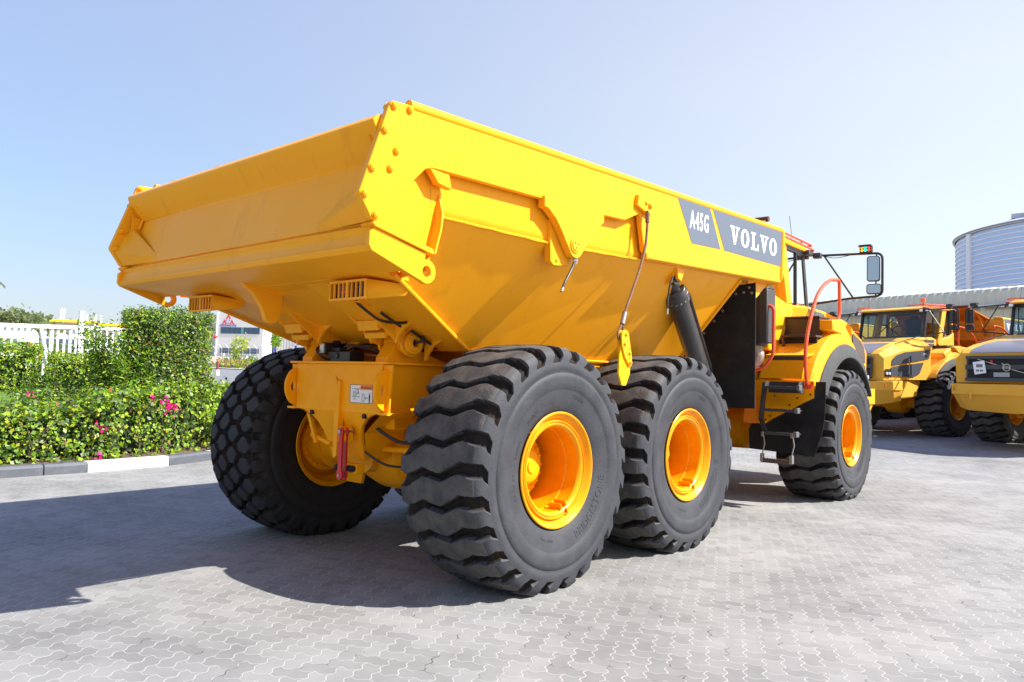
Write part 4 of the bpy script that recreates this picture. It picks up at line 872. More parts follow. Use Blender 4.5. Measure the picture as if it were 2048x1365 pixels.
    bd_ = MB(); ringplate(bd_, 'x', .085, 0, 1.87, .064, 9.115, 9.135, n=28); bd_.obox((9.137, 0, 1.87), (.004, 0, 0), (0, .085, 0), (0, 0, .022)); bd_.beam((9.128, -.055, 1.93), (9.128, -.10, 1.965), .02, .012, up=(1, 0, 0))
    bdo = bd_.build('round_badge', steel, fgo, recalc=True)
    bt_ = MB(); slab_text(bt_, (9.1425, 0, 1.87), Vector((0, 1, 0)), .12, .024); bt_.build('badge_lettering', black, bdo, smooth=False)
    # bumper
    bm2 = MB(); bm2.prism('z', [(8.60, -1.34), (8.90, -1.32), (9.16, -1.05), (9.20, 0), (9.16, 1.05), (8.90, 1.32), (8.60, 1.34), (8.2, 1.20), (8.2, -1.20)], 1.25, 1.50)
    bm2.add([(8.55, -1.32, 1.252), (8.88, -1.30, 1.252), (9.12, -1.04, 1.252), (9.16, 0, 1.252), (9.12, 1.04, 1.252), (8.88, 1.30, 1.252), (8.55, 1.32, 1.252),
             (8.50, -1.28, .98), (8.72, -1.22, .94), (8.90, -.95, .88), (8.92, 0, .84), (8.90, .95, .88), (8.72, 1.22, .94), (8.50, 1.28, .98)], [(i, i+7, i+8, i+1) for i in range(6)]+[(7, 8, 9, 10, 11, 12, 13)[::-1]])
    bmo = bm2.build('bumper', yellow, T, bevel=0.012, recalc=True)
    hk_ = MB(); hk_.tube([(9.18, -.75, 1.36), (9.18, -.75, 1.16)], .025, n=8); hk_.build('tow_hook', yellow, bmo)
    for s in (-1, 1):
        rx = MB(); rx.box((8.99, s*1.17-.03, 1.34), (9.05, s*1.17+.03, 1.42)); rx.build('reflector', mat('orange_reflector', (0.7, 0.12, 0.01), 0.3), bmo)
    for s in (-1, 1):
        sk = MB(); sk.prism('y', [(7.55, 1.50), (8.62, 1.50), (8.55, 1.02), (7.75, 1.08)], s*1.18, s*1.26); sk.build('side_skirt', yellow, T, bevel=0.01)
    # ---------- fenders with grey flares
    cx, cz = 6.45, .86
    for s in (-1, 1):
        fd = MB(); aa = [150-6*i for i in range(20)]
        def P_(r, a, y): return (cx+r*math.cos(math.radians(a)), s*y, cz+r*math.sin(math.radians(a)))
        rows = []
        for a in aa:
            Ro = float(np.interp(a, [36, 60, 67, 83, 95], [1.245, 1.255, 1.29, 1.39, 1.42]))
            rows.append([P_(Ro-.005, a, .92), P_(Ro, a, 1.50), P_(Ro-.005, a, 1.585), P_(Ro-.03, a, 1.62), P_(1.235, a, 1.635), P_(1.20, a, 1.62), P_(1.20, a, 1.0)])
        m_ = 7
        for i in range(len(aa)-1):
            o_ = len(fd.v); fd.v += rows[i]+rows[i+1]
            for k in range(m_-1): fd.f.append((o_+k, o_+k+1, o_+m_+k+1, o_+m_+k)); fd.m.append(0)
        for r_ in (rows[0], rows[-1]):
            o_ = len(fd.v); fd.v += r_; fd.f.append(tuple(range(o_, o_+m_))); fd.m.append(0)
        fdo = fd.build('fender', yellow, T, ang=30, recalc=True)
        fl_ = MB(); ab = [150-6*i for i in range(21)]; rows = []
        for a in ab: rows.append([P_(1.24, a, 1.637), P_(1.235, a, 1.65), P_(1.10, a, 1.70), P_(1.06, a, 1.705), P_(1.05, a, 1.69), P_(1.07, a, 1.55), P_(1.10, a, 1.10)])
        for i in range(len(ab)-1):
            o_ = len(fl_.v); fl_.v += rows[i]+rows[i+1]
            for k in range(m_-1): fl_.f.append((o_+k, o_+k+1, o_+m_+k+1, o_+m_+k)); fl_.m.append(0)
        for r_ in (rows[0], rows[-1]):
            o_ = len(fl_.v); fl_.v += r_; fl_.f.append(tuple(range(o_, o_+m_))); fl_.m.append(0)
        fl_.build('fender_flare', flare, fdo, ang=30, recalc=True)
        # deck between fender and hood, block behind the handle
        dk = MB(); dk.prism('y', [(6.0, 2.27), (6.15, 2.40), (6.7, 2.36), (6.95, 2.22), (6.9, 2.1), (6.2, 2.1)], s*.90, s*1.56); dk.build('fender_deck', yellow, fdo, bevel=0.04)
        bx = MB(); bx.prism('y', [(5.92, 2.26), (5.92, 2.395), (6.3, 2.43), (6.55, 2.40), (6.3, 2.22)], s*1.46, s*1.63); bx.build('deck_block', yellow, fdo, bevel=0.015)
        # brown locker on the fender
        bw = MB(); bw.box((5.93, min(s*.98, s*1.46), 2.16), (6.6, max(s*.98, s*1.46), 2.43)); bw.box((5.90, min(s*.96, s*1.47), 2.43), (6.62, max(s*.96, s*1.47), 2.455)); bw.build('locker', brownp, T, bevel=0.006)
        # upper treads and perforated risers
        tb_ = MB(); tb_.box((5.62, min(s*1.05, s*1.52), 2.155), (5.95, max(s*1.05, s*1.52), 2.18))
        for k in range(12): y = s*(1.07+.037*k); tb_.box((5.615, y-.008, 2.18), (5.63, y+.008, 2.19))
        tb_.beam((5.64, s*1.08, 2.155), (5.70, s*1.08, 1.93), .04, .03, up=(1, 0, 0)); tb_.build('upper_tread', brownp, T)
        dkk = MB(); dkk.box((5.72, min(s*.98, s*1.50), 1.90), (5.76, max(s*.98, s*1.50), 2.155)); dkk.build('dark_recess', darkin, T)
        p1 = MB(); p1.obox((5.50, s*1.26, 1.925), (.20, 0, .03), (0, .27, 0), (-.004, 0, .012)); po = p1.build('upper_platform', yellow2, T)
        p2 = MB(); p2.obox((5.245, s*1.24, 1.73), (.05, 0, .13), (0, .27, 0), (-.012, 0, .004)); p2o = p2.build('riser_plate', yellow2, T)
        for (r, c_) in [(r, c_) for r in range(2) for c_ in range(7)]:
            hh = MB(); hh.obox((5.42+.09*r, s*(1.12+.05*c_), 1.928+.0135*r), (.012, 0, .002), (0, .010, 0), (-.0004, 0, .003)); hh.build('slip_hole', mat('raised_bright_stud', (0.9, 0.6, 0.2), 0.4), po)
        t2 = MB(); t2.box((5.28, min(s*1.08, s*1.53), 1.87), (5.36, max(s*1.08, s*1.53), 1.885)); t2.obox((5.275, s*1.30, 1.86), (.006, 0, 0), (0, .22, 0), (0, 0, .02))
        for k in range(14): y = s*(1.10+.032*k); t2.box((5.27, y-.006, 1.885), (5.29, y+.006, 1.893))
        t2.build('middle_tread', brownp, T)
        cp_ = MB(); cp_.box((5.262, min(s*1.04, s*1.10), 1.865), (5.37, max(s*1.04, s*1.10), 1.90)); cp_.box((5.28, min(s*1.06, s*1.09), 1.80), (5.31, max(s*1.06, s*1.09), 1.865)); cp_.build('tread_bracket', steel, T)
        # yellow back plate of the ladder + black flap
        yp = MB(); yp.prism('x', [(s*a, z) for a, z in [(.84, 1.56), (1.00, 1.585), (1.655, 1.575), (1.645, 1.37), (1.01, 1.02), (.84, 1.03)]], 5.20, 5.225); ypo = yp.build('ladder_back_plate', yellow2, T)
        bb_ = MB()
        for (a, z) in ((1.63, 1.545), (1.61, 1.41), (1.16, 1.38), (1.45, 1.36), (1.35, 1.27), (1.10, 1.12), (1.04, 1.07)): bb_.bolt((5.20, s*a, z), (-1, 0, 0), .010, .008)
        bb_.build('bolt', darkin, ypo)
        fla = MB(); out = [(.81, .68), (.80, .93), (.84, 1.02), (1.01, 1.01), (1.648, 1.36), (1.66, 1.57), (1.785, 1.57), (1.78, 1.35), (1.77, 1.10), (1.745, .95), (1.70, .80), (1.655, .64), (1.4, .655)]
        fla.prism('x', [(s*a, z) for a, z in out], 5.235, 5.243); fla.build('mud_flap', matblack, T)
        ob = MB(); ob.prism('x', [(s*.78, 1.02), (s*.98, 1.02), (s*.93, 1.52), (s*.80, 1.50)], 5.10, 5.13); ob.build('corner_cover', mat('orange_cover', (0.75, 0.20, 0.005), 0.45), T, bevel=0.01)
        # ladder: stringer, steps, hanging step
        sg_ = MB(); sg_.beam((5.08, s*1.08, 1.55), (5.08, s*1.03, 1.07), .05, .06, up=(1, 0, 0)); sg_.beam((5.08, s*1.03, 1.09), (5.00, s*1.12, .93), .05, .05, up=(1, 0, 0)); sg_.build('ladder_stringer', dgrey, T, bevel=0.006)
        for nm, z, a, b, hgt in (('step', 1.50, 1.12, 1.56, .13), ('step', 1.22, 1.11, 1.54, .05), ('step', .93, 1.11, 1.53, .06)):
            sp2 = MB(); A_, B_ = min(s*a, s*b), max(s*a, s*b)
            sp2.box((4.93, A_, z-.022), (5.12, B_, z-.005)); sp2.box((4.925, A_, z-.035), (4.935, B_, z+.0))
            if hgt > .1: sp2.box((5.10, A_, z-.08), (5.115, B_, z+.06)); sp2.prism('y', [(4.94, z-.06), (4.94, z+.03), (5.0, z+.07), (5.11, z+.06), (5.11, z-.09)], s*b-.004, s*b+.010); sp2.prism('y', [(4.96, z-.0), (4.98, z+.03), (5.02, z+.06), (5.11, z+.06), (5.11, z-.03)], s*a-.010, s*a+.004)
            for k in range(13):
                y = A_+(B_-A_)*(k+.5)/13; sp2.box((4.924, y-.007, z-.002), (4.94, y+.007, z+.007))
            so_ = sp2.build(nm, dgrey, T, bevel=0.002)
            e_ = MB(); e_.box((4.915, min(s*(b-.02), s*(b+.02)), z-.045), (5.0, max(s*(b-.02), s*(b+.02)), z+.02)); e_.build('step_end_cap', mat('worn_grey_steel', (0.22, 0.22, 0.24), 0.4, metal=.5), so_, bevel=0.003)
        hgs = MB()
        for a in (1.13, 1.50): hgs.tube([(4.93, s*a, .89), (4.93, s*(a+.015), .78), (4.93, s*(a-.02+.0), .62)], .008, n=6)
        ho_ = hgs.build('step_cable', steel, T)
        hst = MB(); hst.box((4.90, min(s*1.11, s*1.48), .575), (5.02, max(s*1.11, s*1.48), .592)); hst.box((4.895, min(s*1.11, s*1.48), .55), (4.905, max(s*1.11, s*1.48), .60)); 
        for k in range(11): y = s*(1.13+.032*k); hst.box((4.895, y-.006, .60), (4.91, y+.006, .609))
        hst.build('hanging_step', mat('rusty_tread', (0.10, 0.055, 0.04), 0.7), T)
        for a in (1.12, 1.49):
            c2 = MB(); c2.box((4.89, s*a-.018, .56), (4.95, s*a+.018, .66)); c2.build('step_clamp', steel, ho_, bevel=0.003); c2 = MB(); c2.box((4.91, s*a-.016, .87), (4.95, s*a+.016, .93)); c2.build('step_clamp', steel, ho_, bevel=0.003)
        # orange handrails
        hr = MB(); hr.tube(smoothpath([(5.16, s*1.60, 1.53), (5.09, s*1.60, 1.60), (5.05, s*1.60, 1.93), (5.16, s*1.60, 2.27), (5.42, s*1.60, 2.65), (5.70, s*1.60, 2.84), (5.95, s*1.60, 2.93)], 8)[:-1]+roundpath([(5.95, s*1.60, 2.93), (6.27, s*1.60, 2.965), (6.29, s*1.60, 2.50), (6.13, s*1.60, 2.30)], .07), .022, n=10)
        hr.obox((5.15, s*1.60, 1.51), (.006, 0, 0), (0, .05, -.0), (0, .02*s, .035)); hr.build('handrail', orange, T)
        hr = MB(); hr.tube(roundpath([(4.72, s*1.20, 2.50), (4.72, s*1.33, 2.48), (4.72, s*1.33, 1.88), (4.72, s*1.20, 1.71), (4.72, s*1.02, 1.69)], .07), .021, n=10); hr.build('handrail', orange, T)
        # mirror frame
        X = 6.95
        mf = MB(); mf.tube(roundpath([(6.85, s*.98, 3.435), (X, s*1.12, 3.435), (X, s*1.96, 3.40), (X, s*1.96, 2.80), (X, s*1.50, 2.78), (6.8, s*1.0, 2.70)], .09), .017, n=8)
        mf.tube([(X, s*1.16, 3.43), (X, s*1.57, 2.79)], .013, n=6); mf.tube([(X+.08, s*1.86, 3.40), (X+.08, s*1.85, 2.80)], .010, n=6); mf.tube(smoothpath([(X, s*1.05, 3.46), (X, s*1.3, 3.385), (X, s*1.55, 3.41), (X, s*1.75, 3.45)]), .005, n=5)
        mfo = mf.build('mirror_frame', black, T)
        def rr_pl(y0, y1, z0, z1, r, n=5):
            return arc(y1-r, z1-r, r, 0, 90, n)+arc(y0+r, z1-r, r, 90, 180, n)+arc(y0+r, z0+r, r, 180, 270, n)+arc(y1-r, z0+r, r, 270, 360, n)
        for (a, b, z0, z1, nm) in ((1.75, 1.92, 3.01, 3.37, 'large_mirror'), (1.745, 1.94, 2.83, 2.975, 'small_mirror')):
            sh = MB(); A_, B_ = min(s*a, s*b), max(s*a, s*b); sh.prism('x', rr_pl(A_, B_, z0, z1, .035), X+.005, X+.06); sho = sh.build(nm, black, mfo, bevel=0.006); pv_ = Vector((X+.03, s*1.855, 0)); sho.matrix_local = Matrix.Translation(pv_) @ Matrix.Rotation(math.radians(-11*s), 4, 'Z') @ Matrix.Translation(-pv_)
            mg = MB(); mg.prism('x', rr_pl(A_+.012, B_-.012, z0+.012, z1-.012, .028), X-.0, X+.004); mg.build('mirror_glass', mirror, sho)
        lc = MB(); lc.prism('x', rr_pl(min(s*1.66, s*1.82), max(s*1.66, s*1.82), 3.43, 3.525, .02), X-.02, X+.06); lco = lc.build('signal_lamp', black, mfo, bevel=0.004)
        lc2 = MB(); lc2.prism('x', rr_pl(min(s*1.655, s*1.825), max(s*1.655, s*1.825), 3.50, 3.53, .014), X-.06, X+.02); lc2.build('lamp_hood', black, lco)
        if main:
            for k, (cc, nm) in enumerate((((0.95, .30, .02), 'amber_light'), ((.02, .85, .50), 'green_light'), ((.95, .05, .03), 'red_light'))):
                l2 = MB()
                for zz in (3.455, 3.495): l2.cyl((X-.028, s*(1.695+.045*k), zz), (X-.02, s*(1.695+.045*k), zz), .019, n=16)
                l2.build(nm, mat('lens_'+nm, cc, .3, emit=(cc, 1.0)), lco)
    # ---------- behind the cab: intake box, duct, rubber shield, hitch
    ib = MB(); ib.box((4.66, -1.27, 2.03), (4.92, -1.17, 2.70)); ib.prism('y', [(4.66, 2.70), (4.79, 2.77), (4.92, 2.70)], -1.27, -1.17); ib.box((4.70, -1.17, 2.0), (4.95, -1.08, 2.62)); ib.build('intake_box', dgrey, T, bevel=0.012)
    du = MB(); du.tube(smoothpath([(4.8, -1.08, 2.6), (4.8, -1.05, 2.3), (4.8, -1.07, 2.0), (4.8, -1.10, 1.85), (4.8, -.95, 1.68)]), .075, n=16); du.build('exhaust_duct', duct, T)
    rs = MB()
    for s in (-1, 1):
        rs = MB(); rs.prism('x', [(s*a, z) for a, z in [(.95, 1.24), (.95, 1.98), (1.05, 2.07), (1.50, 2.585), (1.67, 2.60), (1.675, 1.26)]], 3.40, 3.412); rso = rs.build('rubber_shield', matblack, T)
        rb_ = MB()
        for a, z in ((1.60, 2.55), (1.54, 2.50), (1.63, 2.49), (1.45, 2.49), (1.20, 2.20), (1.30, 2.31), (1.08, 2.07)): rb_.bolt((3.40, s*a, z), (-1, 0, 0), .013, .010)
        rb_.build('bolt', steel, rso)
        bs_ = MB(); bs_.beam((3.392, s*1.03, 2.06), (3.392, s*1.50, 2.59), .03, .012, up=(1, 0, 0)); bs_.build('clamp_strip', black, rso)
        gf = MB(); gf.prism('y', [(3.30, 2.66), (3.42, 2.64), (3.50, 2.42), (3.60, 2.44), (3.95, 2.66)], s*1.55, s*1.575); gf.build('overhang_gusset', yellow, T)
    hi = MB(); hi.box((3.5, -.42, .95), (5.15, .42, 1.22)); hi.box((4.4, -.36, .72), (5.6, .36, .92)); hi.build('front_frame', yellow2, T, bevel=0.02)
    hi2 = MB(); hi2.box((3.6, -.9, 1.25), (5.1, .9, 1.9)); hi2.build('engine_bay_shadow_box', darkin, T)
    fa = MB(); fa.lathe([(-1.0, .20), (-.80, .20), (-.72, .15), (-.36, .165), (-.24, .30), (.24, .30), (.36, .165), (.72, .15), (.80, .20), (1.0, .20)], o=(6.5, 0, .87), n=32); fa.build('axle_housing', yellow2, T)
    for s in (-1, 1):
        d_ = MB(); d_.cyl((6.5, s*.92, .858), (6.5, s*1.13, .858), .235, n=30); d_.build('hub_carrier', yellow2, T)
        il = MB(); il.prism('y', [(5.3, 1.0), (5.3, 1.9), (5.9, 2.2), (7.2, 2.2), (8.2, 1.6), (8.2, 1.1), (7.3, 1.0)], s*.84, s*.88); il.build('inner_liner', yellow2, T)
    # spill guard over the front of the body
    sgd = MB(); sgd.add([(4.05, -1.35, 3.27), (4.05, 1.35, 3.27), (4.88, 1.15, 3.60), (4.88, -1.15, 3.60), (4.05, -1.35, 3.24), (4.05, 1.35, 3.24), (4.88, 1.15, 3.57), (4.88, -1.15, 3.57)], [(0, 3, 2, 1), (4, 5, 6, 7), (0, 4, 7, 3), (1, 2, 6, 5), (3, 7, 6, 2)])
    sgd.build('spill_guard', mat('dusty_brown_yellow', (0.28, 0.13, 0.02), 0.7, noise=(5, .6, (0.12, 0.07, 0.03))), T)
    rb2 = MB(); rb2.tube([(4.90, -1.18, 3.61), (4.90, 1.18, 3.61)], .035, n=10); rb2.build('guard_lip', mat('rusty_lip', (0.10, 0.035, 0.02), .8), T)
def make_front_wall_ribs(T):
    for z in (2.72, 3.0):
        r_ = MB(); r_.box((4.07, -1.5, z-.04), (4.17, 1.5, z+.04)); r_.build('wall_rib', yellow2, T, bevel=0.01)
    for y in (-1.2, -.45, .45, 1.2):
        r_ = MB(); r_.prism('y', [(4.05, 2.7), (4.05, 3.27), (4.7, 3.52), (4.45, 3.35), (4.25, 3.1), (4.15, 2.7)], y-.02, y+.02); r_.build('wall_rib', yellow2, T)
    lw = MB(); lw.add([(3.10, -1.5, 1.75), (3.10, 1.5, 1.75), (4.0, 1.5, 2.66), (4.0, -1.5, 2.66)], [(0, 1, 2, 3)]); lw.build('front_wall', yellow2, T)
# ================================================================ greenery
def leafmat(name, c, tr=0.35):
    m = bpy.data.materials.new(name); m.use_nodes = True; n = m.node_tree.nodes; l = m.node_tree.links
    b = n['Principled BSDF']; b.inputs['Base Color'].default_value = (*c, 1); b.inputs['Roughness'].default_value = 0.45
    t = n.new('ShaderNodeBsdfTranslucent'); t.inputs[0].default_value = (c[0]*1.25, c[1]*1.25, c[2]*0.8, 1)
    mx = n.new('ShaderNodeMixShader'); mx.inputs[0].default_value = tr; l.new(b.outputs[0], mx.inputs[1]); l.new(t.outputs[0], mx.inputs[2]); l.new(mx.outputs[0], n['Material Output'].inputs[0]); return m
L_lime = leafmat('lime_leaf', (0.30, 0.44, 0.02)); L_mid = leafmat('green_leaf', (0.15, 0.29, 0.025)); L_dark = leafmat('dark_leaf', (0.045, 0.10, 0.018)); L_grey = leafmat('dull_green_leaf', (0.14, 0.19, 0.075))
L_yel = leafmat('yellow_green_leaf', (0.42, 0.42, 0.03)); L_brown = mat('dry_brown_leaf', (0.22, 0.10, 0.04), 0.8); L_pink = leafmat('pink_flower', (0.80, 0.02, 0.26)); L_red = leafmat('red_flower', (0.75, 0.05, 0.03))
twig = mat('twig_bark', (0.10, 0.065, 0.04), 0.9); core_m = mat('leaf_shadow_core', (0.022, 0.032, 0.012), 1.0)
rg_ = np.random.default_rng(5)
def leaves_mesh(name, pts, nrm, size, mats, w, parent, spread=0.7, jit=0.5, aspect=0.55, seed=0):
    """one mesh of folded leaves: pts (n,3), preferred normals (n,3)"""
    g = np.random.default_rng(seed+len(pts)); n = len(pts)
    nn = nrm+g.normal(0, spread, (n, 3)); nn /= np.linalg.norm(nn, axis=1)[:, None]+1e-9
    d = g.normal(0, 1, (n, 3)); d -= nn*(d*nn).sum(1)[:, None]; d /= np.linalg.norm(d, axis=1)[:, None]+1e-9
    s = np.cross(nn, d); L = size*(1+g.uniform(-jit, jit, n))[:, None]
    a = pts; tip = pts+d*L; mid = pts+d*L*0.5-nn*L*0.10
    l_ = mid+s*L*aspect*0.5+nn*L*0.14; r_ = mid-s*L*aspect*0.5+nn*L*0.14
    vs = np.stack([a, l_, tip, r_], 1).reshape(-1, 3)
    base = np.arange(n)*4; fs = np.stack([np.stack([base, base+1, base+2], 1), np.stack([base, base+2, base+3], 1)], 1).reshape(-1, 3)
    mi = np.repeat(g.choice(len(mats), n, p=np.array(w)/sum(w)), 2)
    me = bpy.data.meshes.new(name); me.vertices.add(len(vs)); me.vertices.foreach_set('co', vs.ravel().astype(np.float32))
    me.loops.add(len(fs)*3); me.loops.foreach_set('vertex_index', fs.ravel().astype(np.int32)); me.polygons.add(len(fs)); me.polygons.foreach_set('loop_start', np.arange(0, len(fs)*3, 3, dtype=np.int32))
    for m in mats: me.materials.append(m)
    me.polygons.foreach_set('material_index', mi.astype(np.int32)); me.update(); me.validate()
    o = bpy.data.objects.new(name, me); C.objects.link(o)
    if parent: o.parent = parent
    return o
def lump(p, sc, seed=0):
    return (np.sin(p[:, 0]*sc+seed)+np.sin(p[:, 1]*sc*1.3+seed*2+1)+np.sin(p[:, 2]*sc*1.1+seed*3+2)+np.sin((p[:, 0]+p[:, 1])*sc*1.7+seed))/4
def hedge_box(name, label, path, width, z0, z1, n, size, mats, w, lumpy=0.10, fill=0.12, flowers=None, cat='hedge', top_jit=0.06, lobes=5.0, aspect=0.55):
    """trimmed hedge following a ground path (list of (x,y)); z0/z1 may be functions of x,y"""
    P = [Vector((*p, 0)) for p in path]; seg = [(P[i+1]-P[i]).length for i in range(len(P)-1)]; tot = sum(seg)
    t = thing(name, label, cat, (P[0].x, P[0].y, 0))
    zf0 = z0 if callable(z0) else (lambda x, y: z0); zf1 = z1 if callable(z1) else (lambda x, y: z1)
    pts = []; nr = []; g = rg_
    H = (zf1(P[0].x, P[0].y)-zf0(P[0].x, P[0].y)); per = H*2+width
    for _ in range(n):
        q = g.uniform(0, tot); i = 0
        while i < len(seg)-1 and q > seg[i]: q -= seg[i]; i += 1
        d = (P[i+1]-P[i]).normalized(); sd = Vector((d.y, -d.x, 0)); c = P[i]+d*q
        u = g.uniform(0, per)
        if u < H: off, h, nv = 0.5, u/H, sd
        elif u < H+width: off, h, nv = 0.5-(u-H)/width, 1.0, Vector((0, 0, 1))
        else: off, h, nv = -0.5, (u-H-width)/H, -sd
        if g.random() < 0.10 or (i == 0 and g.random() < 0.05): off, h = g.uniform(-.5, .5), g.uniform(0, 1); c = (P[0] if g.random() < .5 else P[-1]); nv = -d if c == P[0] else d
        dep = abs(g.normal(0, fill))
        b_ = c+sd*(off*width); z = zf0(b_.x, b_.y)+h*(zf1(b_.x, b_.y)-zf0(b_.x, b_.y))
        pts.append((b_.x-nv.x*dep, b_.y-nv.y*dep, z-nv.z*dep)); nr.append(tuple(nv))
    pts = np.array(pts); nr = np.array(nr); k = lump(pts, lobes)*lumpy+g.normal(0, top_jit*0.5, len(pts)); pts = pts+nr*k[:, None]
    loc = np.array((P[0].x, P[0].y, 0)); lo = leaves_mesh('foliage', pts-loc, nr+np.array((0, 0, .35)), size, mats, w, t, seed=int(n), aspect=aspect)
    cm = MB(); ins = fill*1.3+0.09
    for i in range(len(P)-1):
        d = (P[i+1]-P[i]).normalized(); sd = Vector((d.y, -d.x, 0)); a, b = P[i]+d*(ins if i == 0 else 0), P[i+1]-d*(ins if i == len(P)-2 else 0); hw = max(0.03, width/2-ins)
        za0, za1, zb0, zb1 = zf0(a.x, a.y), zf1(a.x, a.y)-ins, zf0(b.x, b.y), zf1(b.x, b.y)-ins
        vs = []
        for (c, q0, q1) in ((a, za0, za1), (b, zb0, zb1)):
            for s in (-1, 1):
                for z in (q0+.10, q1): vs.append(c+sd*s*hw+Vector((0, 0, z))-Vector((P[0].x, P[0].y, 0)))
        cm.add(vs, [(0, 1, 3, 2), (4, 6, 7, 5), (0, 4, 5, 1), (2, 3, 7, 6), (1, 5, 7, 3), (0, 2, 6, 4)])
    cm.build('shade_core', core_m, t, smooth=False)  # solid dark box stands in for the shade deep among the leaves
    st = MB(); k = int(tot*3)+2
    for i in range(k):
        q = g.uniform(0, tot); j = 0
        while j < len(seg)-1 and q > seg[j]: q -= seg[j]; j += 1
        d = (P[j+1]-P[j]).normalized(); sd = Vector((d.y, -d.x, 0)); c = P[j]+d*q+sd*g.uniform(-.1, width*.45)-Vector((P[0].x, P[0].y, 0)); z = zf0(c.x+P[0].x, c.y+P[0].y)
        for _ in range(2): st.tube([c+Vector((0, 0, z-.05)), c+Vector((g.normal(0, .06), g.normal(0, .06), z+.25)), c+Vector((g.normal(0, .14), g.normal(0, .14), z+.55))], [.014, .010, .005], n=5)
    st.build('stems', twig, t)
    if flowers:
        for fp, fr, fn, fm in flowers:
            fp = np.array(fp); q = fp+g.normal(0, fr, (fn, 3)); leaves_mesh('flower_cluster', q-loc, np.tile(np.array((-.5, -.7, .4)), (fn, 1)), 0.045, [fm], [1], t, aspect=0.9, seed=int(fp[0]*100) % 97)
    return t
gz = terrain
# kerb stones along the planted bed, black and white
kxs = [-9.1, -8.1, -7.1, -6.1, -5.1, -4.1, -3.1, -2.1, -0.65, -0.09, 1.15, 2.05, 2.9, 3.75, 4.6, 5.5]
bounds = [(x, kerb_y(x)-.28) for x in kxs]
kcol = ['w', 'w', 'd', 'd', 'w', 'w', 'd', 'd', 'd', 'w', 'd', 'w', 'w', 'd', 'd']
kdark = mat('dark_kerb_paint', (0.075, 0.085, 0.105), 0.6, noise=(6, .5, (0.14, 0.15, 0.16)), bump=(40, .2)); kwhite = mat('white_kerb_paint', (0.74, 0.74, 0.73), 0.6, noise=(5, .35, (0.5, 0.49, 0.46)), bump=(40, .2))
for i in range(len(bounds)-1):
    a, b = Vector((*bounds[i], 0)), Vector((*bounds[i+1], 0)); d = (b-a).normalized(); a += d*.006; b -= d*.006; sd = Vector((-d.y, d.x, 0))
    k = MB(); vs = []
    for c in (a, b):
        for o_, z in ((0, -.05), (0, .115), (.03, .15), (.15, .15), (.15, -.05)): vs.append(c+sd*o_+Vector((0, 0, z))-a)
    k.add(vs, [(0, 1, 2, 3, 4)[::-1], (5, 6, 7, 8, 9)]+[(j, 5+j, 5+(j+1) % 5, (j+1) % 5)[::-1] for j in range(5)])
    ko = k.build('kerb_stone', kwhite if kcol[i] == 'w' else kdark, None, bevel=0.008, loc=a, recalc=True)
    if bounds[i+1][0] < -1.2: tag(ko, 'weathered kerb stone left of the picture edge beside the hedge', 'kerb stone', 'kerb stones round the garden')
    elif bounds[i][0] > 1.9: tag(ko, 'kerb stone hidden behind the big left rear tyre', 'kerb stone', 'kerb stones round the garden')
    else: tag(ko, {8: 'longer dark grey kerb stone directly left of the white one', 7: 'dark grey kerb stone at the left end of the visible kerb', 9: 'white painted kerb stone between dark ones under the hedge', 10: 'dark grey kerb stone between the white one and the tyre'}.get(i, 'dark grey kerb stone at the left end of the visible kerb'), 'kerb stone', 'kerb stones round the garden')
soil = mat('bed_soil', (0.10, 0.065, 0.045), 0.95, noise=(12, .6, (0.16, 0.11, 0.07)), bump=(30, .6))
sm_ = MB(); xs = frange(-9, 6, .5); sm_.v = [(x, kerb_y(x)-.14+dy, .10 if dy < 1.2 else .11+terrain(x, kerb_y(x)+dy)) for x in xs for dy in (0, 1.3, 3.0)]
for i in range(len(xs)-1):
    for j in range(2): sm_.f.append((i*3+j, (i+1)*3+j, (i+1)*3+j+1, i*3+j+1)); sm_.m.append(0)
structure(sm_.build('bed_soil', soil, recalc=True))
# lawn on the mound
lawn_m = mat('lawn_green', (0.075, 0.15, 0.02), 0.9, noise=(14, .6, (0.12, 0.20, 0.03)), bump=(60, .6))
lm = MB(); xs = frange(-14, 5, .5); ys = frange(8.4, 24, .5); lm.v = [(x, y, terrain(x, y)+.02+.10*min(1, (y-8.4)/1)) for y in ys for x in xs]; nx = len(xs)
for j in range(len(ys)-1):
    for i in range(nx-1): lm.f.append((j*nx+i, j*nx+i+1, (j+1)*nx+i+1, (j+1)*nx+i)); lm.m.append(0)
structure(lm.build('lawn', lawn_m))
n = 9000; gp = np.stack([rg_.uniform(-2.5, 3.5, n), rg_.uniform(10.0, 15, n), np.zeros(n)], 1); gp[:, 2] = [terrain(x, y)+.10 for x, y, _ in gp]
go = leaves_mesh('grass', gp, np.tile(np.array((0., -1, .1)), (n, 1)), .09, [L_mid, L_lime], [2, 1], None, aspect=.14, spread=.5); tag(go, 'short green lawn grass behind the flowering hedge', 'grass', kind='stuff')
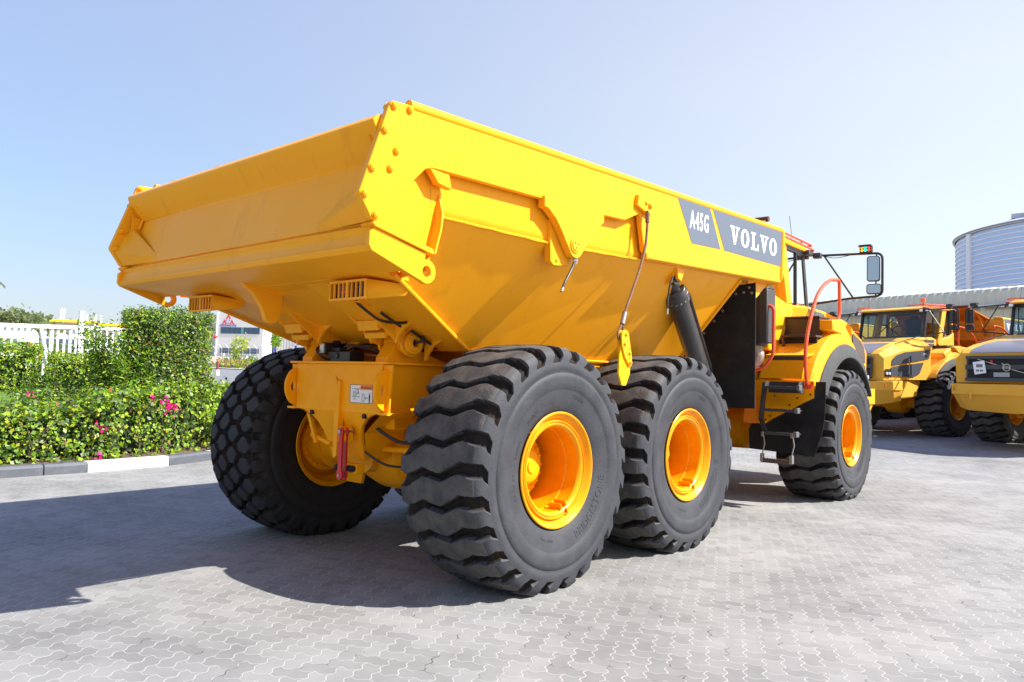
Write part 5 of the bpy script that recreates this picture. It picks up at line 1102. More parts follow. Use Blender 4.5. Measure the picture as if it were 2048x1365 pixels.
# front bougainvillea hedge
hp_ = [(-7.5, 7.95), (-1.2, 7.62), (0.6, 7.60), (1.8, 7.95), (2.9, 8.7)]
hedge_box('flowering_hedge', 'long low leafy hedge with pink flowers along the black and white kerb', hp_, .95, .10, lambda x, y: .86+.38*min(1, max(0, (x+.9)/2.2)), 34000, .066, [L_lime, L_mid, L_dark, L_grey, L_yel, L_brown], [5, 4.5, 3, 2.6, 1.3, .25], lumpy=.11, fill=.13, top_jit=.10, lobes=4.0, aspect=.72,
          flowers=[((1.28, 7.12, 0.90), .055, 46, L_pink), ((0.18, 7.08, .63), .03, 18, L_pink), ((.97, 7.15, 1.05), .02, 8, L_pink), ((1.15, 7.15, 1.0), .02, 8, L_pink), ((.15, 7.0, .20), .03, 8, L_pink), ((-.7, 7.3, 1.1), .02, 5, L_pink), ((.4, 7.3, 1.12), .015, 4, L_red), ((-1.0, 7.1, .65), .02, 4, L_yel)])
# bright fresh growth near the tyre
def shrub(name, label, c, r, h, n, size, mats, w, cat='shrub', stems=7, aspect=.4, shoots=0, zb=None, group=None):
    zb = terrain(*c) if zb is None else zb; t = thing(name, label, cat, (c[0], c[1], zb), group=group); g = rg_; P_ = []; N_ = []
    st = MB(); cl = []
    for i in range(stems*3):
        a = g.uniform(0, 2*PI); rr = math.sqrt(g.random())*r; hh = h*g.uniform(.55, 1.0)*(1-.35*(rr/r)**2)
        cl.append((rr*math.cos(a), rr*math.sin(a), hh*g.uniform(.35, .95)))
        if i < stems: st.tube([(0, 0, -.05), (rr*.4*math.cos(a), rr*.4*math.sin(a), hh*.4), (rr*math.cos(a), rr*math.sin(a), hh)], [.022, .014, .006], n=5)
    for i in range(shoots):
        a = g.uniform(0, 2*PI); tp = (r*.7*math.cos(a), r*.7*math.sin(a), h*g.uniform(1.0, 1.3)); st.tube([(0, 0, 0), (tp[0]*.5, tp[1]*.5, tp[2]*.6), tp], [.016, .01, .004], n=5)
        for q in np.linspace(.55, 1, 6): cl.append((tp[0]*q, tp[1]*q, tp[2]*q))
    cl = np.array(cl); idx = g.integers(0, len(cl), n); pts = cl[idx]+g.normal(0, 1, (n, 3))*np.array((r*.2, r*.2, h*.085)); pts[:, 2] = np.abs(pts[:, 2])
    leaves_mesh('foliage', pts, pts/np.linalg.norm(pts+1e-6, axis=1)[:, None]+np.array((0, 0, .4)), size, mats, w, t, aspect=aspect, seed=n % 91)
    st.build('stems', twig, t); return t
shrub('fresh_shrub', 'bright lime leafy growth between tall hedge and big tyre', (2.35, 7.75), .55, .75, 1300, .07, [L_lime, L_yel, L_mid], [5, 1, 3], zb=.5)
# tall clipped hedge block
hedge_box('clipped_hedge_block', 'tall clipped square hedge with tiny leaves beside the tyre', [(1.18, 8.95), (2.52, 8.45)], 1.15, lambda x, y: .5, lambda x, y: 2.50, 30000, .042, [L_lime, L_mid, L_grey, L_dark, L_brown], [3.6, 3.4, 4.5, 2.4, 1.0], lumpy=.11, fill=.085, top_jit=.10, lobes=4.2, aspect=.7,
          flowers=[((2.35, 7.92, 2.12), .02, 6, L_red)])
# loose shrubs before it
shrub('loose_shrub', 'loose tall leafy shrub with upright shoots left of the clipped block', (.98, 8.75), .55, 1.25, 3600, .075, [L_lime, L_mid, L_grey, L_dark], [4, 5, 2, 1.5], shoots=9, zb=.65)
shrub('pointed_leaf_shrub', 'darker shrub with long pointed leaves before the clipped block', (1.12, 8.25), .36, .95, 1500, .085, [L_mid, L_lime, L_dark], [6, 2, 1.5], aspect=.28, shoots=3, zb=.65)
shrub('spreading_shrub', 'wide olive green shrub at the middle of the garden bed', (.30, 9.05), .62, 1.02, 3600, .068, [L_lime, L_grey, L_mid, L_dark], [3, 4, 4, 2], zb=.5)
hedge_box('low_clipped_hedge', 'low clipped hedge running in front of the white gate', [(.75, 11.3), (3.3, 10.5)], .8, .93, lambda x, y: 1.76, 12000, .05, [L_lime, L_yel, L_mid, L_dark], [5, 2, 3, 2], lumpy=.05, fill=.08)
hedge_box('rounded_hedge', 'trimmed hedge with a few pink flowers at the left edge below the van', [(-3.2, 13.2), (.88, 12.1)], 1.1, lambda x, y: .95, lambda x, y: 1.93, 16000, .062, [L_lime, L_mid, L_dark, L_yel], [4, 4, 3, 1.5], lumpy=.12, fill=.12, top_jit=.1,
          flowers=[((.55, 11.75, 1.90), .05, 8, L_red), ((.7, 11.7, 1.86), .04, 6, L_pink), ((.7, 11.6, 1.6), .05, 5, L_red)])
shrub('round_leaf_shrub', 'small dark round-leafed shrub in the gap between the two hedges', (1.15, 11.6), .3, .7, 500, .11, [L_mid, L_dark], [3, 2], aspect=.9, zb=.9)
# ================================================================ white gate and fence, van, far things on the left
gw = mat('gate_white', (0.78, 0.79, 0.80), 0.4)
def gate_pt(px, py, d=24): return ray_pt(px, py, d)
Gd = lambda px: 23.5+0.012*(px-0)          # the fence runs slightly away to the right
def fence_line(px): p = ray_pt(px, 700, Gd(px)); return Vector((p.x, p.y, 0))
zt = lambda px: ray_pt(px, 650+px*.035, Gd(px)).z
ft = thing('white_steel_fence', 'white steel fence of upright bars with a sloping brace behind the hedges', 'fence', tuple(fence_line(100)))
fb0 = fence_line(100)
def vbar(mb, px, z0, z1, wd, dpt=.04):
    p = fence_line(px)-fb0; mb.box((p.x-wd/2, p.y-dpt/2, z0), (p.x+wd/2, p.y+dpt/2, z1))
rl_ = MB(); rl_.beam(fence_line(-60)-fb0+Vector((0, 0, zt(-60))), fence_line(152)-fb0+Vector((0, 0, zt(152))), .06, .10); rl_.beam(fence_line(168)-fb0+Vector((0, 0, zt(168))), fence_line(300)-fb0+Vector((0, 0, zt(300))), .06, .10); rl_.beam(fence_line(168)-fb0+Vector((0, 0, zt(168)-.62)), fence_line(300)-fb0+Vector((0, 0, zt(300)-.62)), .05, .06); rl_.build('top_rail', gw, ft)
for px in (8, 22, 35, 48, 61, 88, 114, 127, 150, 176, 188, 200, 212, 224, 236, 248, 260):
    b_ = MB(); vbar(b_, px, 1.0, zt(px), .055); b_.build('upright_bar', gw, ft)
for px, up, wd in ((101, .0, .09), (160, .48, .13)):
    b_ = MB(); vbar(b_, px, .9, zt(px)+up, wd, .09); b_.build('gate_post', gw, ft)
b_ = MB(); b_.beam(fence_line(76)-fb0+Vector((0, -.08, zt(76))), fence_line(103)-fb0+Vector((0, -.08, 1.1)), .05, .10); b_.build('diagonal_brace', gw, ft)
b_ = MB(); vbar(b_, 139, 1.0, zt(139)-.02, .09); b_.build('grey_post', mat('grey_galvanised', (0.38, 0.42, 0.47), 0.5), ft)
hedge_box('far_hedge', 'far clipped hedge seen through the gaps of the white fence', [(4.2, 27.5), (8.2, 25.3)], 1.0, lambda x, y: 1.0, lambda x, y: 2.35, 4500, .10, [L_mid, L_lime, L_dark], [4, 3, 3], lumpy=.08, fill=.1)
shrub('fence_shrub', 'young shrub standing close behind the white fence bars', (6.0, 20.2), .5, 1.75, 900, .10, [L_lime, L_yel, L_mid], [3, 3, 3], zb=1.05)
# white van / minibus
vdir = Vector((0.955, -0.295, 0)); vp0 = ray_pt(78, 690, 31); vt = thing('white_minibus', 'white minibus with blue-grey windows parked behind the white fence', 'minibus', (vp0.x, vp0.y, .90), rz=math.atan2(vdir.y, vdir.x))
vb = MB(); vb.prism('y', [(-5.2, .35), (-5.25, 1.35), (-5.0, 2.0), (-.35, 1.98), (-.05, 1.75), (0, 1.2), (0, .35)], 0, 1.9); vbo = vb.build('body', mat('van_white', (0.80, 0.81, 0.82), .3, coat=.5), vt, bevel=.05)
for k in range(7):
    w_ = MB(); w_.box((-.62-.68*k-.56, -.012, 1.05), (-.62-.68*k, .0, 1.52)); w_.build('window', mat('van_window', (0.10, 0.17, 0.23), .12), vbo)
    if k > 3:
        cu = MB(); cu.prism('y', [(-.62-.68*k-.54, 1.06), (-.62-.68*k-.54, 1.51), (-.62-.68*k-.40, 1.51), (-.62-.68*k-.48, 1.06)], -.016, -.013); cu.build('curtain', mat('pale_curtain', (0.5, .62, .62), .8), vbo)
for x in (-.9, -4.2):
    w_ = MB(); w_.cyl((x, .02, .35), (x, .25, .35), .35, n=24); w_.build('wheel', rubber, vt)
# yellow-fascia workshop far behind, masts
wt = thing('workshop_building', 'far low building with a bright yellow roof edge behind the fence', 'building')
d_ = 90
for a, b, ty in ((78, 193, 641), (197, 262, 650)):
    p0, p1 = ray_pt(a, ty+(0 if a < 100 else 0), d_), ray_pt(b, ty+(b-a)*.035, d_); zb_ = 3.0
    fs_ = MB(); fs_.beam(p0, p1, 1.2, .22); fs_.build('yellow_fascia', mat('fascia_yellow', (0.85, .55, .01), .5), wt)
    wl_ = MB(); q0, q1 = Vector((p0.x, p0.y, 0)), Vector((p1.x, p1.y, 0)); dd = (q1-q0).normalized(); nn_ = Vector((-dd.y, dd.x, 0))
    h_ = p0.z-.1
    wl_.obox((q0+q1)/2+nn_*3+Vector((0, 0, (zb_-1+h_)/2)), (q1-q0)/2-dd*.3, nn_*2.8, (0, 0, (h_-zb_+1)/2)); wo = wl_.build('wall', mat('cream_wall', (0.50, .51, .47), .8, noise=(1, .4, (.42, .43, .42))), wt)
    for k in range(5):
        c = q0.lerp(q1, (k+.5)/5)+nn_*.19+Vector((0, 0, zb_+.8)); w_ = MB(); w_.obox(c-nn_*.01, dd*(.5 if k % 2 else .9), nn_*.02, (0, 0, .5)); w_.build('door', mat('dark_blue_door', (0.06, .08, .16), .5), wo)
mm = mat('haze_pale_mast', (0.72, .70, .70), .7)  # distance haze is put into the colour of the masts
for k, (px, top, bot, lean) in enumerate(((123, 617, 650, -4), (129, 618, 650, -4), (168, 628, 655, -1), (174, 628, 655, -1), (191, 630, 655, -1), (202, 631, 655, 0))):
    p1, p0 = ray_pt(px, top, 160), ray_pt(px+lean, bot, 160); m_ = MB(); m_.tube([(p0.x, p0.y, 3), p0, p1], .16, n=6); cr_ = MB()
    mo = m_.build('floodlight_mast', mm); tag(mo, 'thin pale mast far beyond the yellow-edged building', 'mast', 'pale masts on the skyline')
# tree and palm at the left edge
def far_tree(name, label, c, r, h, zb, n, size, mats, w, trunk=.12):
    t = thing(name, label, 'tree', (c.x, c.y, zb)); g = rg_; nl = 14; ce = np.stack([g.normal(0, r*.45, nl), g.normal(0, r*.45, nl), h*g.uniform(.45, .9, nl)], 1)
    pts = ce[g.integers(0, nl, n)]+g.normal(0, 1, (n, 3))*np.array((r*.23, r*.23, h*.09)); leaves_mesh('crown', pts, np.tile(np.array((0, 0, .6)), (n, 1)), size, mats, w, t, seed=n % 17)
    m_ = MB(); m_.tube([(0, 0, -.3), (.05, 0, h*.35), (0, .05, h*.6)], [trunk, trunk*.7, trunk*.4], n=8)
    for k in range(6): m_.tube([(0, 0, h*.4), tuple(ce[k]*.6+np.array((0, 0, h*.2))), tuple(ce[k])], [trunk*.45, trunk*.3, trunk*.12], n=5)
    m_.build('trunk', twig, t); return t
olive = leafmat('hazy_olive_leaf', (0.16, .20, .09))
far_tree('acacia_tree', 'hazy olive round-topped tree above the minibus at the left edge', ray_pt(22, 690, 60), 2.4, 2.1, 3.0-.2, 2600, .30, [olive, L_grey], [2, 1])
pp = ray_pt(-75, 700, 55); pt = thing('palm_tree', 'palm whose frond tips reach in at the left edge of the view', 'tree', (pp.x, pp.y, 1.2))
m_ = MB(); m_.tube([(0, 0, 0), (0, 0, 5.0)], [.22, .17], n=10); m_.build('trunk', twig, pt)
for k in range(11):
    a = 2*PI*k/11; fr_ = MB(); L_ = 1.9; prev = None; cs, sn = math.cos(a), math.sin(a); vs = []; 
    for q in range(9):
        s_ = q/8; p = Vector((cs*L_*s_, sn*L_*s_, 5.0+.7*math.sin(s_*2.2)-.5*s_*s_)); wd = .03 if q in (0, 8) else .30*math.sin(s_*PI)+.05
        vs.append((p, wd))
    for q in range(1, 9):
        for sd_ in (-1, 1):
            p, wd = vs[q]; p2 = vs[q-1][0]; side = Vector((-sn, cs, 0))*sd_; fr_.add([p2, p, p+side*wd+Vector((cs*.12, sn*.12, -.12)), p+side*wd*.7+Vector((0, 0, -.10))], [(0, 1, 2, 3)])
    fr_.build('frond', olive, pt, smooth=False)
# ---------- logo building and warehouse
D = 75
bw_ = mat('white_cladding', (0.74, .74, .73), .7, noise=(.6, .25, (.64, .64, .65))); gl = mat('blue_glazing', (0.05, .10, .17), .15); zB = 2.6
def facade(pxl, pxr, pyt_l, pyt_r, dl, dr):
    a, b = ray_pt(pxl, pyt_l, dl), ray_pt(pxr, pyt_r, dr); return Vector((a.x, a.y, 0)), Vector((b.x, b.y, 0)), a.z, b.z
A, B_, za, zb2 = facade(436, 528, 626, 633, 76, 74); ztop = 6.85
u_ = (B_-A).normalized(); nrm_ = Vector((u_.y, -u_.x, 0)); L_ = (B_-A).length
lb_ = thing('logo_building', 'white two-storey building with a red triangle emblem above its blue windows', 'building', (A.x, A.y, zB), rz=math.atan2(u_.y, u_.x))
m_ = MB(); m_.box((0, 0, 0), (L_, 9, ztop-zB)); m_.box((-.10, -.08, 0), (.0, .4, ztop-zB+.05)); wl0 = m_.build('wall', bw_, lb_)
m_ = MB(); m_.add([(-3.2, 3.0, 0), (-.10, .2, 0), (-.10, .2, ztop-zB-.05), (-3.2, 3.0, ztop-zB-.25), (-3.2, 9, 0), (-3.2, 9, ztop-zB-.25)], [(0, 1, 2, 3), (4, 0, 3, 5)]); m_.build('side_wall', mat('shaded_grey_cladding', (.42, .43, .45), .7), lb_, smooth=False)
for z0, z1 in ((2.38, 2.98), (.55, 1.05)):
    w_ = MB(); w_.box((.35, -.03, z0), (L_-.35, .01, z1)); wo = w_.build('window_band', gl, lb_)
    mu = MB()
    for k in range(9): mu.box((.35+(L_-.72)*k/8, -.04, z0), (.37+(L_-.72)*k/8, -.03, z1))
    mu.build('mullion', mat('dark_mullion', (.03, .05, .08), .4), wo)
w_ = MB(); w_.box((2.35, -.045, 2.38), (2.60, -.03, 2.98)); w_.build('green_pane', mat('teal_pane', (.08, .32, .33), .3), lb_)
redE = mat('emblem_red', (.80, .05, .06), .5); bluE = mat('emblem_blue', (.03, .07, .55), .5)
em = MB(); cx_, cz_ = 1.05, 3.60
def trip(cx, cz, r, mi, wd=.0):
    p = [(cx, -.03, cz+r), (cx+r*.87, -.03, cz-r*.5), (cx-r*.87, -.03, cz-r*.5)]; em.add(p, [(0, 1, 2)], mi)
for (x, z) in ((0, .30), (-.36, -.22), (.36, -.22)):
    trip(cx_+x, cz_+z, .30, 0)
for (x, z) in ((-.15, .02), (.15, .02), (0, -.23)): em.add([(cx_+x+.06*math.cos(t*PI/4), -.036, cz_+z+.06*math.sin(t*PI/4)) for t in range(8)], [tuple(range(8))], 1)
for (x, z) in ((0, .22), (-.36, -.30), (.36, -.30)): em.add([(cx_+x, -.034, cz_+z+.10), (cx_+x+.09, -.034, cz_+z-.06), (cx_+x-.09, -.034, cz_+z-.06)], [(0, 1, 2)], 2)
em.build('emblem', [redE, bluE, bw_], lb_, smooth=False)
tx = MB(); add_text(tx, 'GREENHOUSE', .26, (1.05, -.03, 3.12), (1, 0, 0), (0, 0, 1), bold=.006); tx.build('lettering', bluE, lb_, smooth=False)
ac = MB()
for k in range(5):
    ac.box((.5+.75*k, -.5, .02), (.95+.75*k, -.1, .55 if k < 3 else .38))
ac.build('air_conditioner', mat('ac_grey', (.40, .41, .42), .6), lb_)
wh = thing('metal_warehouse', 'pale ribbed metal warehouse with blue trim right of the logo building', 'building', (A.x, A.y, zB), rz=math.atan2(u_.y, u_.x))
ribm = bpy.data.materials.new('ribbed_sheet'); ribm.use_nodes = True; n_ = ribm.node_tree.nodes; l_ = ribm.node_tree.links; tc_ = n_.new('ShaderNodeTexCoord'); wv = n_.new('ShaderNodeTexWave'); wv.inputs['Scale'].default_value = 1.1; l_.new(tc_.outputs['Object'], wv.inputs['Vector'])
bp_ = n_.new('ShaderNodeBump'); bp_.inputs['Distance'].default_value = .05; l_.new(wv.outputs['Fac'], bp_.inputs['Height']); l_.new(bp_.outputs[0], n_['Principled BSDF'].inputs['Normal']); n_['Principled BSDF'].inputs['Base Color'].default_value = (.56, .57, .60, 1); n_['Principled BSDF'].inputs['Roughness'].default_value = .6
m_ = MB(); m_.prism('y', [(L_+.35, 0), (L_+.35, 2.95), (L_+3.7, 3.05), (L_+3.7, 0)], 2.0, 9); m_.build('wall', ribm, wh)
m_ = MB(); m_.prism('y', [(L_+3.72, 0), (L_+3.72, 3.0), (L_+12, 2.0), (L_+12, 0)], 2.3, 9); m_.build('side_wall', ribm, wh)
m_ = MB(); m_.prism('y', [(L_+.2, 2.95), (L_+.2, 3.12), (L_+3.8, 3.2), (L_+3.8, 3.05)], 1.8, 9); m_.build('roof', mat('roof_white', (.72, .72, .72), .6), wh)
m_ = MB(); m_.box((L_+3.66, 1.95, 0), (L_+3.74, 2.0, 3.0)); m_.box((L_+.2, 1.9, .3), (L_+.28, 2.0, 2.6)); m_.build('blue_trim', bluE, wh)
m_ = MB(); m_.box((L_+2.35, 1.94, 0), (L_+3.15, 1.99, 1.55)); do_ = m_.build('door', mat('door_white', (.6, .62, .66), .5), wh); m_ = MB(); m_.box((L_+2.30, 1.9, .2), (L_+2.48, 1.935, 1.5)); m_.build('door_edge', bluE, do_)
m_ = MB(); m_.box((L_+1.0, 1.93, 2.25), (L_+1.1, 1.99, 2.6)); m_.build('wall_vent', black, wh); m_ = MB(); m_.box((L_+2.5, 1.93, 2.15), (L_+2.7, 1.99, 2.3)); m_.build('wall_lamp', black, wh)
# wire fence with cranked tops
wf = thing('security_fence', 'pale wire security fence with cranked post tops before the logo building', 'fence', (A.x, A.y, zB), rz=math.atan2(u_.y, u_.x))
for k in range(16):
    x = -1.4+k*.62; m_ = MB(); m_.tube([(x, -7, -.6), (x, -7, .78), (x-.28, -7.1, 1.12)], .032, n=6); m_.build('fence_post', mat('pale_grey_post', (.55, .57, .57), .6), wf)
m_ = MB()
for z in (-.1, .25, .6, .75, .9, 1.02): m_.tube([(-1.8, -7.02, z), (8.4, -7.02, z)], .012, n=4)
for k in range(60): m_.tube([(-1.5+k*.165, -7.0, -.5), (-1.5+k*.165, -7.0, .75)], .008, n=3)
m_.build('wire_mesh', mat('pale_wire', (.48, .52, .50), .6), wf)
# verge, road, bollard, small trees
rd = MB(); qs = [ray_pt(430, 752, 30), ray_pt(520, 752, 30), ray_pt(520, 738, 42), ray_pt(430, 736, 42)]
vz = lambda v, k: Vector((v.x, v.y, terrain(v.x, v.y)+k))
def strip(name, m, d0, d1, k, px0=380, px1=640):
    mb = MB(); n1, n2 = 14, 4
    for j in range(n2+1):
        for i in range(n1+1): p = ray_pt(px0+(px1-px0)*i/n1, 740, d0+(d1-d0)*j/n2); mb.v.append(tuple(vz(p, k)))
    for j in range(n2):
        for i in range(n1): a = j*(n1+1)+i; mb.f.append((a, a+1, a+n1+2, a+n1+1)); mb.m.append(0)
    return structure(mb.build(name, m))
strip('road', mat('asphalt', (.16, .165, .175), .85, noise=(3, .4, (.20, .20, .20))), 24, 44, .02); strip('road_kerb', mat('pale_kerb', (.5, .5, .48), .8), 44.1, 44.7, .06); strip('verge', mat('verge_green', (.10, .16, .04), .9, noise=(2, .5, (.2, .18, .08))), 44.8, 52, .05)
n = 2600; pv = []
for _ in range(n): p = ray_pt(rg_.uniform(436, 560), 740, rg_.uniform(45, 51)); pv.append((p.x, p.y, terrain(p.x, p.y)+rg_.uniform(0.05, .4)))
vg = leaves_mesh('verge_plants', np.array(pv), np.tile(np.array((0, 0, .5)), (n, 1)), .16, [L_lime, leafmat('dull_pink_flower', (.45, .12, .18)), L_grey], [3, 2.2, 2], None); tag(vg, 'strip of low flowering ground cover beyond the road', 'ground cover', kind='stuff')
bo = ray_pt(435, 735, 34); bt = thing('road_bollard', 'small dark red and white bollard beside the road', 'bollard', (bo.x, bo.y, terrain(bo.x, bo.y))); m_ = MB(); m_.cyl((0, 0, 0), (0, 0, .25), .09, .07, n=12); m_.build('base', white, bt); m_ = MB(); m_.cyl((0, 0, .25), (0, 0, .58), .05, n=12); m_.build('post', mat('dark_red_post', (.25, .03, .04), .6), bt)
far_tree('small_tree', 'small bright green tree in front of the warehouse door', Vector(ray_pt(551, 700, 64)), .42, 1.9, 2.75, 900, .14, [L_mid, L_lime], [3, 2], trunk=.05)
far_tree('sapling', 'spindly yellow-green sapling before the security fence', Vector(ray_pt(481, 720, 56)), .5, 1.6, 2.35, 450, .13, [L_lime, L_yel], [2, 2], trunk=.03)
shrub('verge_shrub', 'ragged yellow-green bush on the far verge', tuple(ray_pt(472, 730, 50))[:2], .5, 1.2, 420, .15, [L_lime, L_yel, L_mid], [2, 2, 1], shoots=5)
shrub('verge_shrub', 'round dark green bush at the verge close to the tyre', tuple(ray_pt(505, 730, 52))[:2], .5, .75, 420, .14, [L_mid, L_dark], [3, 1])
# ================================================================ right side: shed, tower, parked trucks
sh = thing('long_shed', 'long pale shed with a ribbed curved roof edge behind the parked trucks', 'shed')
cream = bpy.data.materials.new('ribbed_roof_sheet'); cream.use_nodes = True; n_ = cream.node_tree.nodes; l_ = cream.node_tree.links; pb = n_['Principled BSDF']; pb.inputs['Base Color'].default_value = (.55, .54, .43, 1); pb.inputs['Roughness'].default_value = .6
tc_ = n_.new('ShaderNodeTexCoord'); nz_ = n_.new('ShaderNodeTexNoise'); nz_.inputs['Scale'].default_value = 1.5; mp_ = n_.new('ShaderNodeMapping'); mp_.inputs['Scale'].default_value = (3, 3, .3); l_.new(tc_.outputs['Object'], mp_.inputs[0]); l_.new(mp_.outputs[0], nz_.inputs['Vector'])
rp_ = n_.new('ShaderNodeValToRGB'); rp_.color_ramp.elements[0].color = (.46, .45, .35, 1); rp_.color_ramp.elements[1].color = (.66, .65, .54, 1); l_.new(nz_.outputs['Fac'], rp_.inputs[0]); l_.new(rp_.outputs[0], pb.inputs['Base Color'])
S0, S1 = ray_pt(1480, 700, 56), ray_pt(2250, 700, 46); S0.z = S1.z = 0; sd_ = (S1-S0).normalized(); sn_ = Vector((sd_.y, -sd_.x, 0)); SL = (S1-S0).length
if sn_.dot(CAM-S0) < 0: sn_ = -sn_
z_at = ray_pt(2000, 578, (S0.lerp(S1, .65)-CAM).xy.length).z
rb_ = MB(); pitch = .42; k_ = int(SL/pitch)
prof_ = [(0, z_at-.95), (.02, z_at-.25), (-.08, z_at-.08), (-.30, z_at), (-1.6, z_at+.12), (-4.0, z_at+.2)]
nn2 = 4
cols = []
for i in range(k_*nn2+1):
    s_ = i/nn2*pitch; bulge = .05*(0, 1, 1, 0)[i % nn2]
    cols.append([S0+sd_*s_+sn_*(o_+bulge*(1 if j < 4 else .3))+Vector((0, 0, z+bulge*(.6 if j > 2 else 0))) for j, (o_, z) in enumerate(prof_)])
m_n = len(prof_)
for c in cols: rb_.v += [tuple(p) for p in c]
for i in range(len(cols)-1):
    for j in range(m_n-1): rb_.f.append((i*m_n+j, i*m_n+j+1, (i+1)*m_n+j+1, (i+1)*m_n+j)); rb_.m.append(0)
rb_.build('roof_edge', cream, sh, smooth=False, recalc=False)
ml = MB(); ml.obox((S0+S1)/2+sn_*.35+Vector((0, 0, z_at-1.05)), sd_*SL/2, sn_*.5, (0, 0, .05)); ml.build('gutter', mat('pale_gutter', (.62, .62, .58), .5), sh)
rb_ = MB(); cols = []; prof_ = [(.2, z_at-1.75), (.22, z_at-1.25), (.1, z_at-1.12)]
for i in range(k_*nn2+1):
    s_ = i/nn2*pitch; bulge = .05*(0, 1, 1, 0)[i % nn2]; cols.append([S0+sd_*s_+sn_*(o_+bulge)+Vector((0, 0, z)) for (o_, z) in prof_])
for c in cols: rb_.v += [tuple(p) for p in c]
for i in range(len(cols)-1):
    for j in range(2): rb_.f.append((i*3+j, i*3+j+1, (i+1)*3+j+1, (i+1)*3+j)); rb_.m.append(0)
rb_.build('lower_fascia', cream, sh, smooth=False)
ml = MB(); ml.obox((S0+S1)/2-sn_*3+Vector((0, 0, z_at/2-.8)), sd_*SL/2, sn_*.1, (0, 0, z_at/2-.1)); ml.build('back_wall', mat('dark_brown_wall', (.16, .13, .09), .8, noise=(2, .5, (.10, .08, .06))), sh)
for k in range(9):
    c = S0+sd_*(SL*(k+.5)/9)+sn_*.1; m_ = MB(); m_.box((c.x-.12, c.y-.12, 0), (c.x+.12, c.y+.12, z_at-1.1)); m_.build('column', cream, sh)
# glass tower
tc0 = ray_pt(2208, 700, 340); TR = 45; tz = ray_pt(1911, 489, 337).z
tw = thing('round_glass_tower', 'huge round pale blue glass tower with white floor bands on the horizon', 'building', (tc0.x, tc0.y, 0))
gm = mat('tower_blue_glass', (0.42, .58, .84), .35, noise=(.02, .4, (.50, .64, .86))); wm_ = mat('tower_white_band', (.72, .74, .80), .6)
m_ = MB(); m_.lathe([(0, TR), (tz, TR)], axis='z', n=160); m_.build('glass_wall', gm, tw)
nb2 = 30; gap = (tz-ray_pt(1911, 575, 337).z)/9.6
for k in range(nb2):
    z = tz-gap*.75-gap*k
    if z < 2: break
    m_ = MB(); m_.lathe([(z-.2, TR), (z-.2, TR+.4), (z+.2, TR+.4), (z+.2, TR)], axis='z', n=120); m_.build('floor_band', wm_, tw)
vdirs = []
tp = ray_pt(1946, 530, 318); aa_ = math.atan2(tp.y-tc0.y, tp.x-tc0.x)
m_ = MB(); cc = Vector((math.cos(aa_), math.sin(aa_), 0)); m_.obox(cc*(TR+.4)+Vector((0, 0, tz/2)), Vector((-cc.y, cc.x, 0))*1.3, cc*.5, (0, 0, tz/2)); m_.build('vertical_fin', wm_, tw)
m_ = MB(); m_.lathe([(tz, TR+.6), (tz+.5, TR+1.2), (tz+1.0, TR+.6), (tz+4.0, TR-9), (tz+6, 24), (tz+6.5, 0)], axis='z', n=120); m_.build('roof', mat('tower_roof', (.55, .57, .64), .7), tw)
m_ = MB(); m_.lathe([(tz+.2, TR+1.25), (tz+.75, TR+1.3)], axis='z', n=120); m_.build('roof_rim', mat('dark_rim', (.22, .22, .26), .6), tw)
m_ = MB()
for k in range(5):
    a = aa_+.35+.16*k; m_.obox((math.cos(a)*(TR-9), math.sin(a)*(TR-9), tz+3.9), (3, 0, 0), (0, 3, 0), (0, 0, .8+.4*(k % 2)))
m_.build('rooftop_plant', mat('plant_grey', (.5, .5, .55), .7), tw)
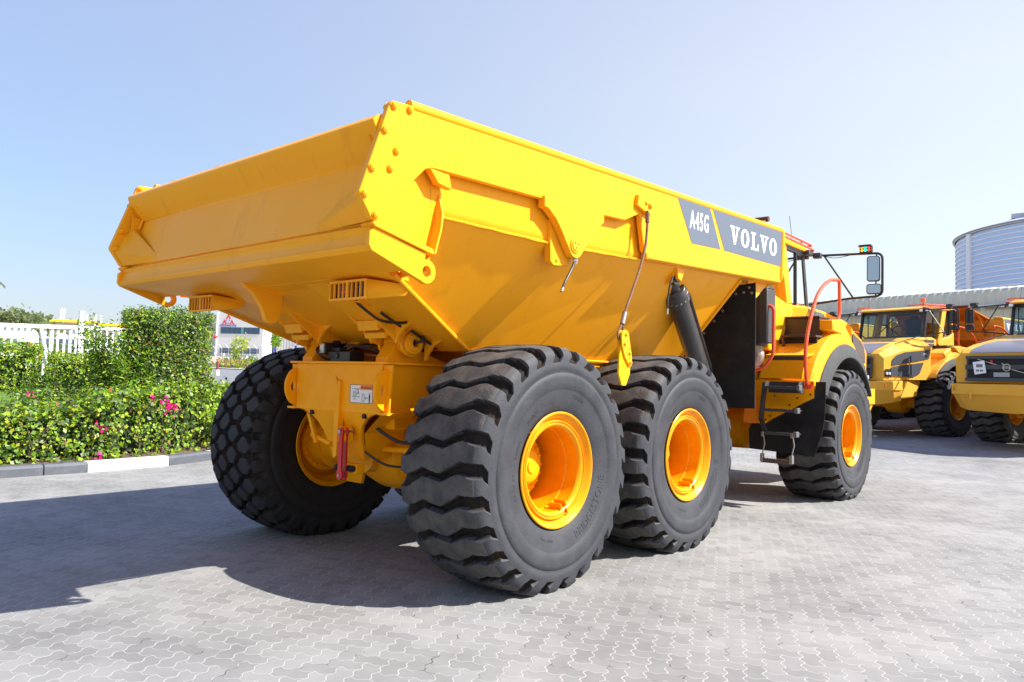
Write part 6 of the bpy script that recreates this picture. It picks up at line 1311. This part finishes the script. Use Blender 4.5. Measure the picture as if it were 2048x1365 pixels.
# parked trucks: the same machine without loading gear, turned towards the yard
H_YAW = math.radians(163.5)
def place_truck(x, y, label, z):
    o = Vector((x, y, 0))
    t = thing('dump_truck', label, 'dump truck', (o.x, o.y, z+.15), rz=H_YAW, group='dump trucks parked in a row'); t.rotation_euler = (0, math.radians(1.5), H_YAW); return t
PA = place_truck(25.6, -.84, 'parked dump truck right of the front wheel, its wide windscreen and side grille visible', .30)
make_body(PA); make_front(PA); make_front_wall_ribs(PA)
for x in (0, 1.94, 6.52):
    for s in (-1, 1): put_wheel(WHEEL_PLAIN, PA, x, s)
dm = MB(); dm.prism('y', [(2.325, 3.195), (4.03, 3.245), (3.985, 2.845), (2.585, 2.823)], 1.7015, 1.703); dm.build('decal_panel', decal, PA, smooth=False); lt = MB(); slab_text(lt, (3.29, 1.7045, 3.02), Vector((-1, 0, -.0265)), 1.20, 0.185); lt.build('maker_lettering', white, PA, smooth=False)
PB = place_truck(24.25, -4.80, 'parked dump truck at the right edge with black grille and diagonal bar', .27)
PC = None
make_body(T); make_rear(T); make_side_gear(T); make_front(T, main=True)
for i, x in enumerate((0, 1.94, 6.52)):
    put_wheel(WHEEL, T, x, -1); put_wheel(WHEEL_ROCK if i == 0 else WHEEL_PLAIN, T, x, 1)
def copy_children(src, dst):
    for ch in [x for x in bpy.data.objects if x.parent == src]: copy_tree(ch, dst)
copy_children(PA, PB)
PC = thing('dump_truck', 'farthest parked dump truck, mostly hidden behind the handrail of the biggest truck', 'dump truck', tuple(PA.location+(PA.location-PB.location).normalized()*4.6), rz=H_YAW, group='dump trucks parked in a row')
PC.location.z = .50; PC.rotation_euler = PA.rotation_euler
copy_children(PA, PC)
for o in list(PC.children):
    if o.name.startswith(('decal_panel', 'maker_lettering')): bpy.data.objects.remove(o)
pp_ = MB(); pp_.obox((9.15, -.56, 1.87), (.004, 0, 0), (0, .125, .02), (0, -.02, .14)); po_ = pp_.build('paper_notice', white, PB)
pi = MB()
for y, z, a, b in ((-.56, 1.91, .07, .035), (-.60, 1.80, .032, .022), (-.515, 1.80, .032, .022)): pi.box((9.155, y-a, z-b), (9.157, y+a, z+b))
pi.build('printed_picture', mat('printed_dark_photo', (.18, .16, .20), .5), po_)
def repaint(root):
    for ch in [x for x in bpy.data.objects if x.parent == root]:
        if ch.type == 'MESH':
            for i, m in enumerate(ch.data.materials):
                if m == yellow: ch.data.materials[i] = faded
                if ch.name.startswith(('spill_guard', 'front_wall', 'wall_rib')): ch.data.materials[i] = shade_orange
        repaint(ch)
repaint(PA)
drop_prototypes()
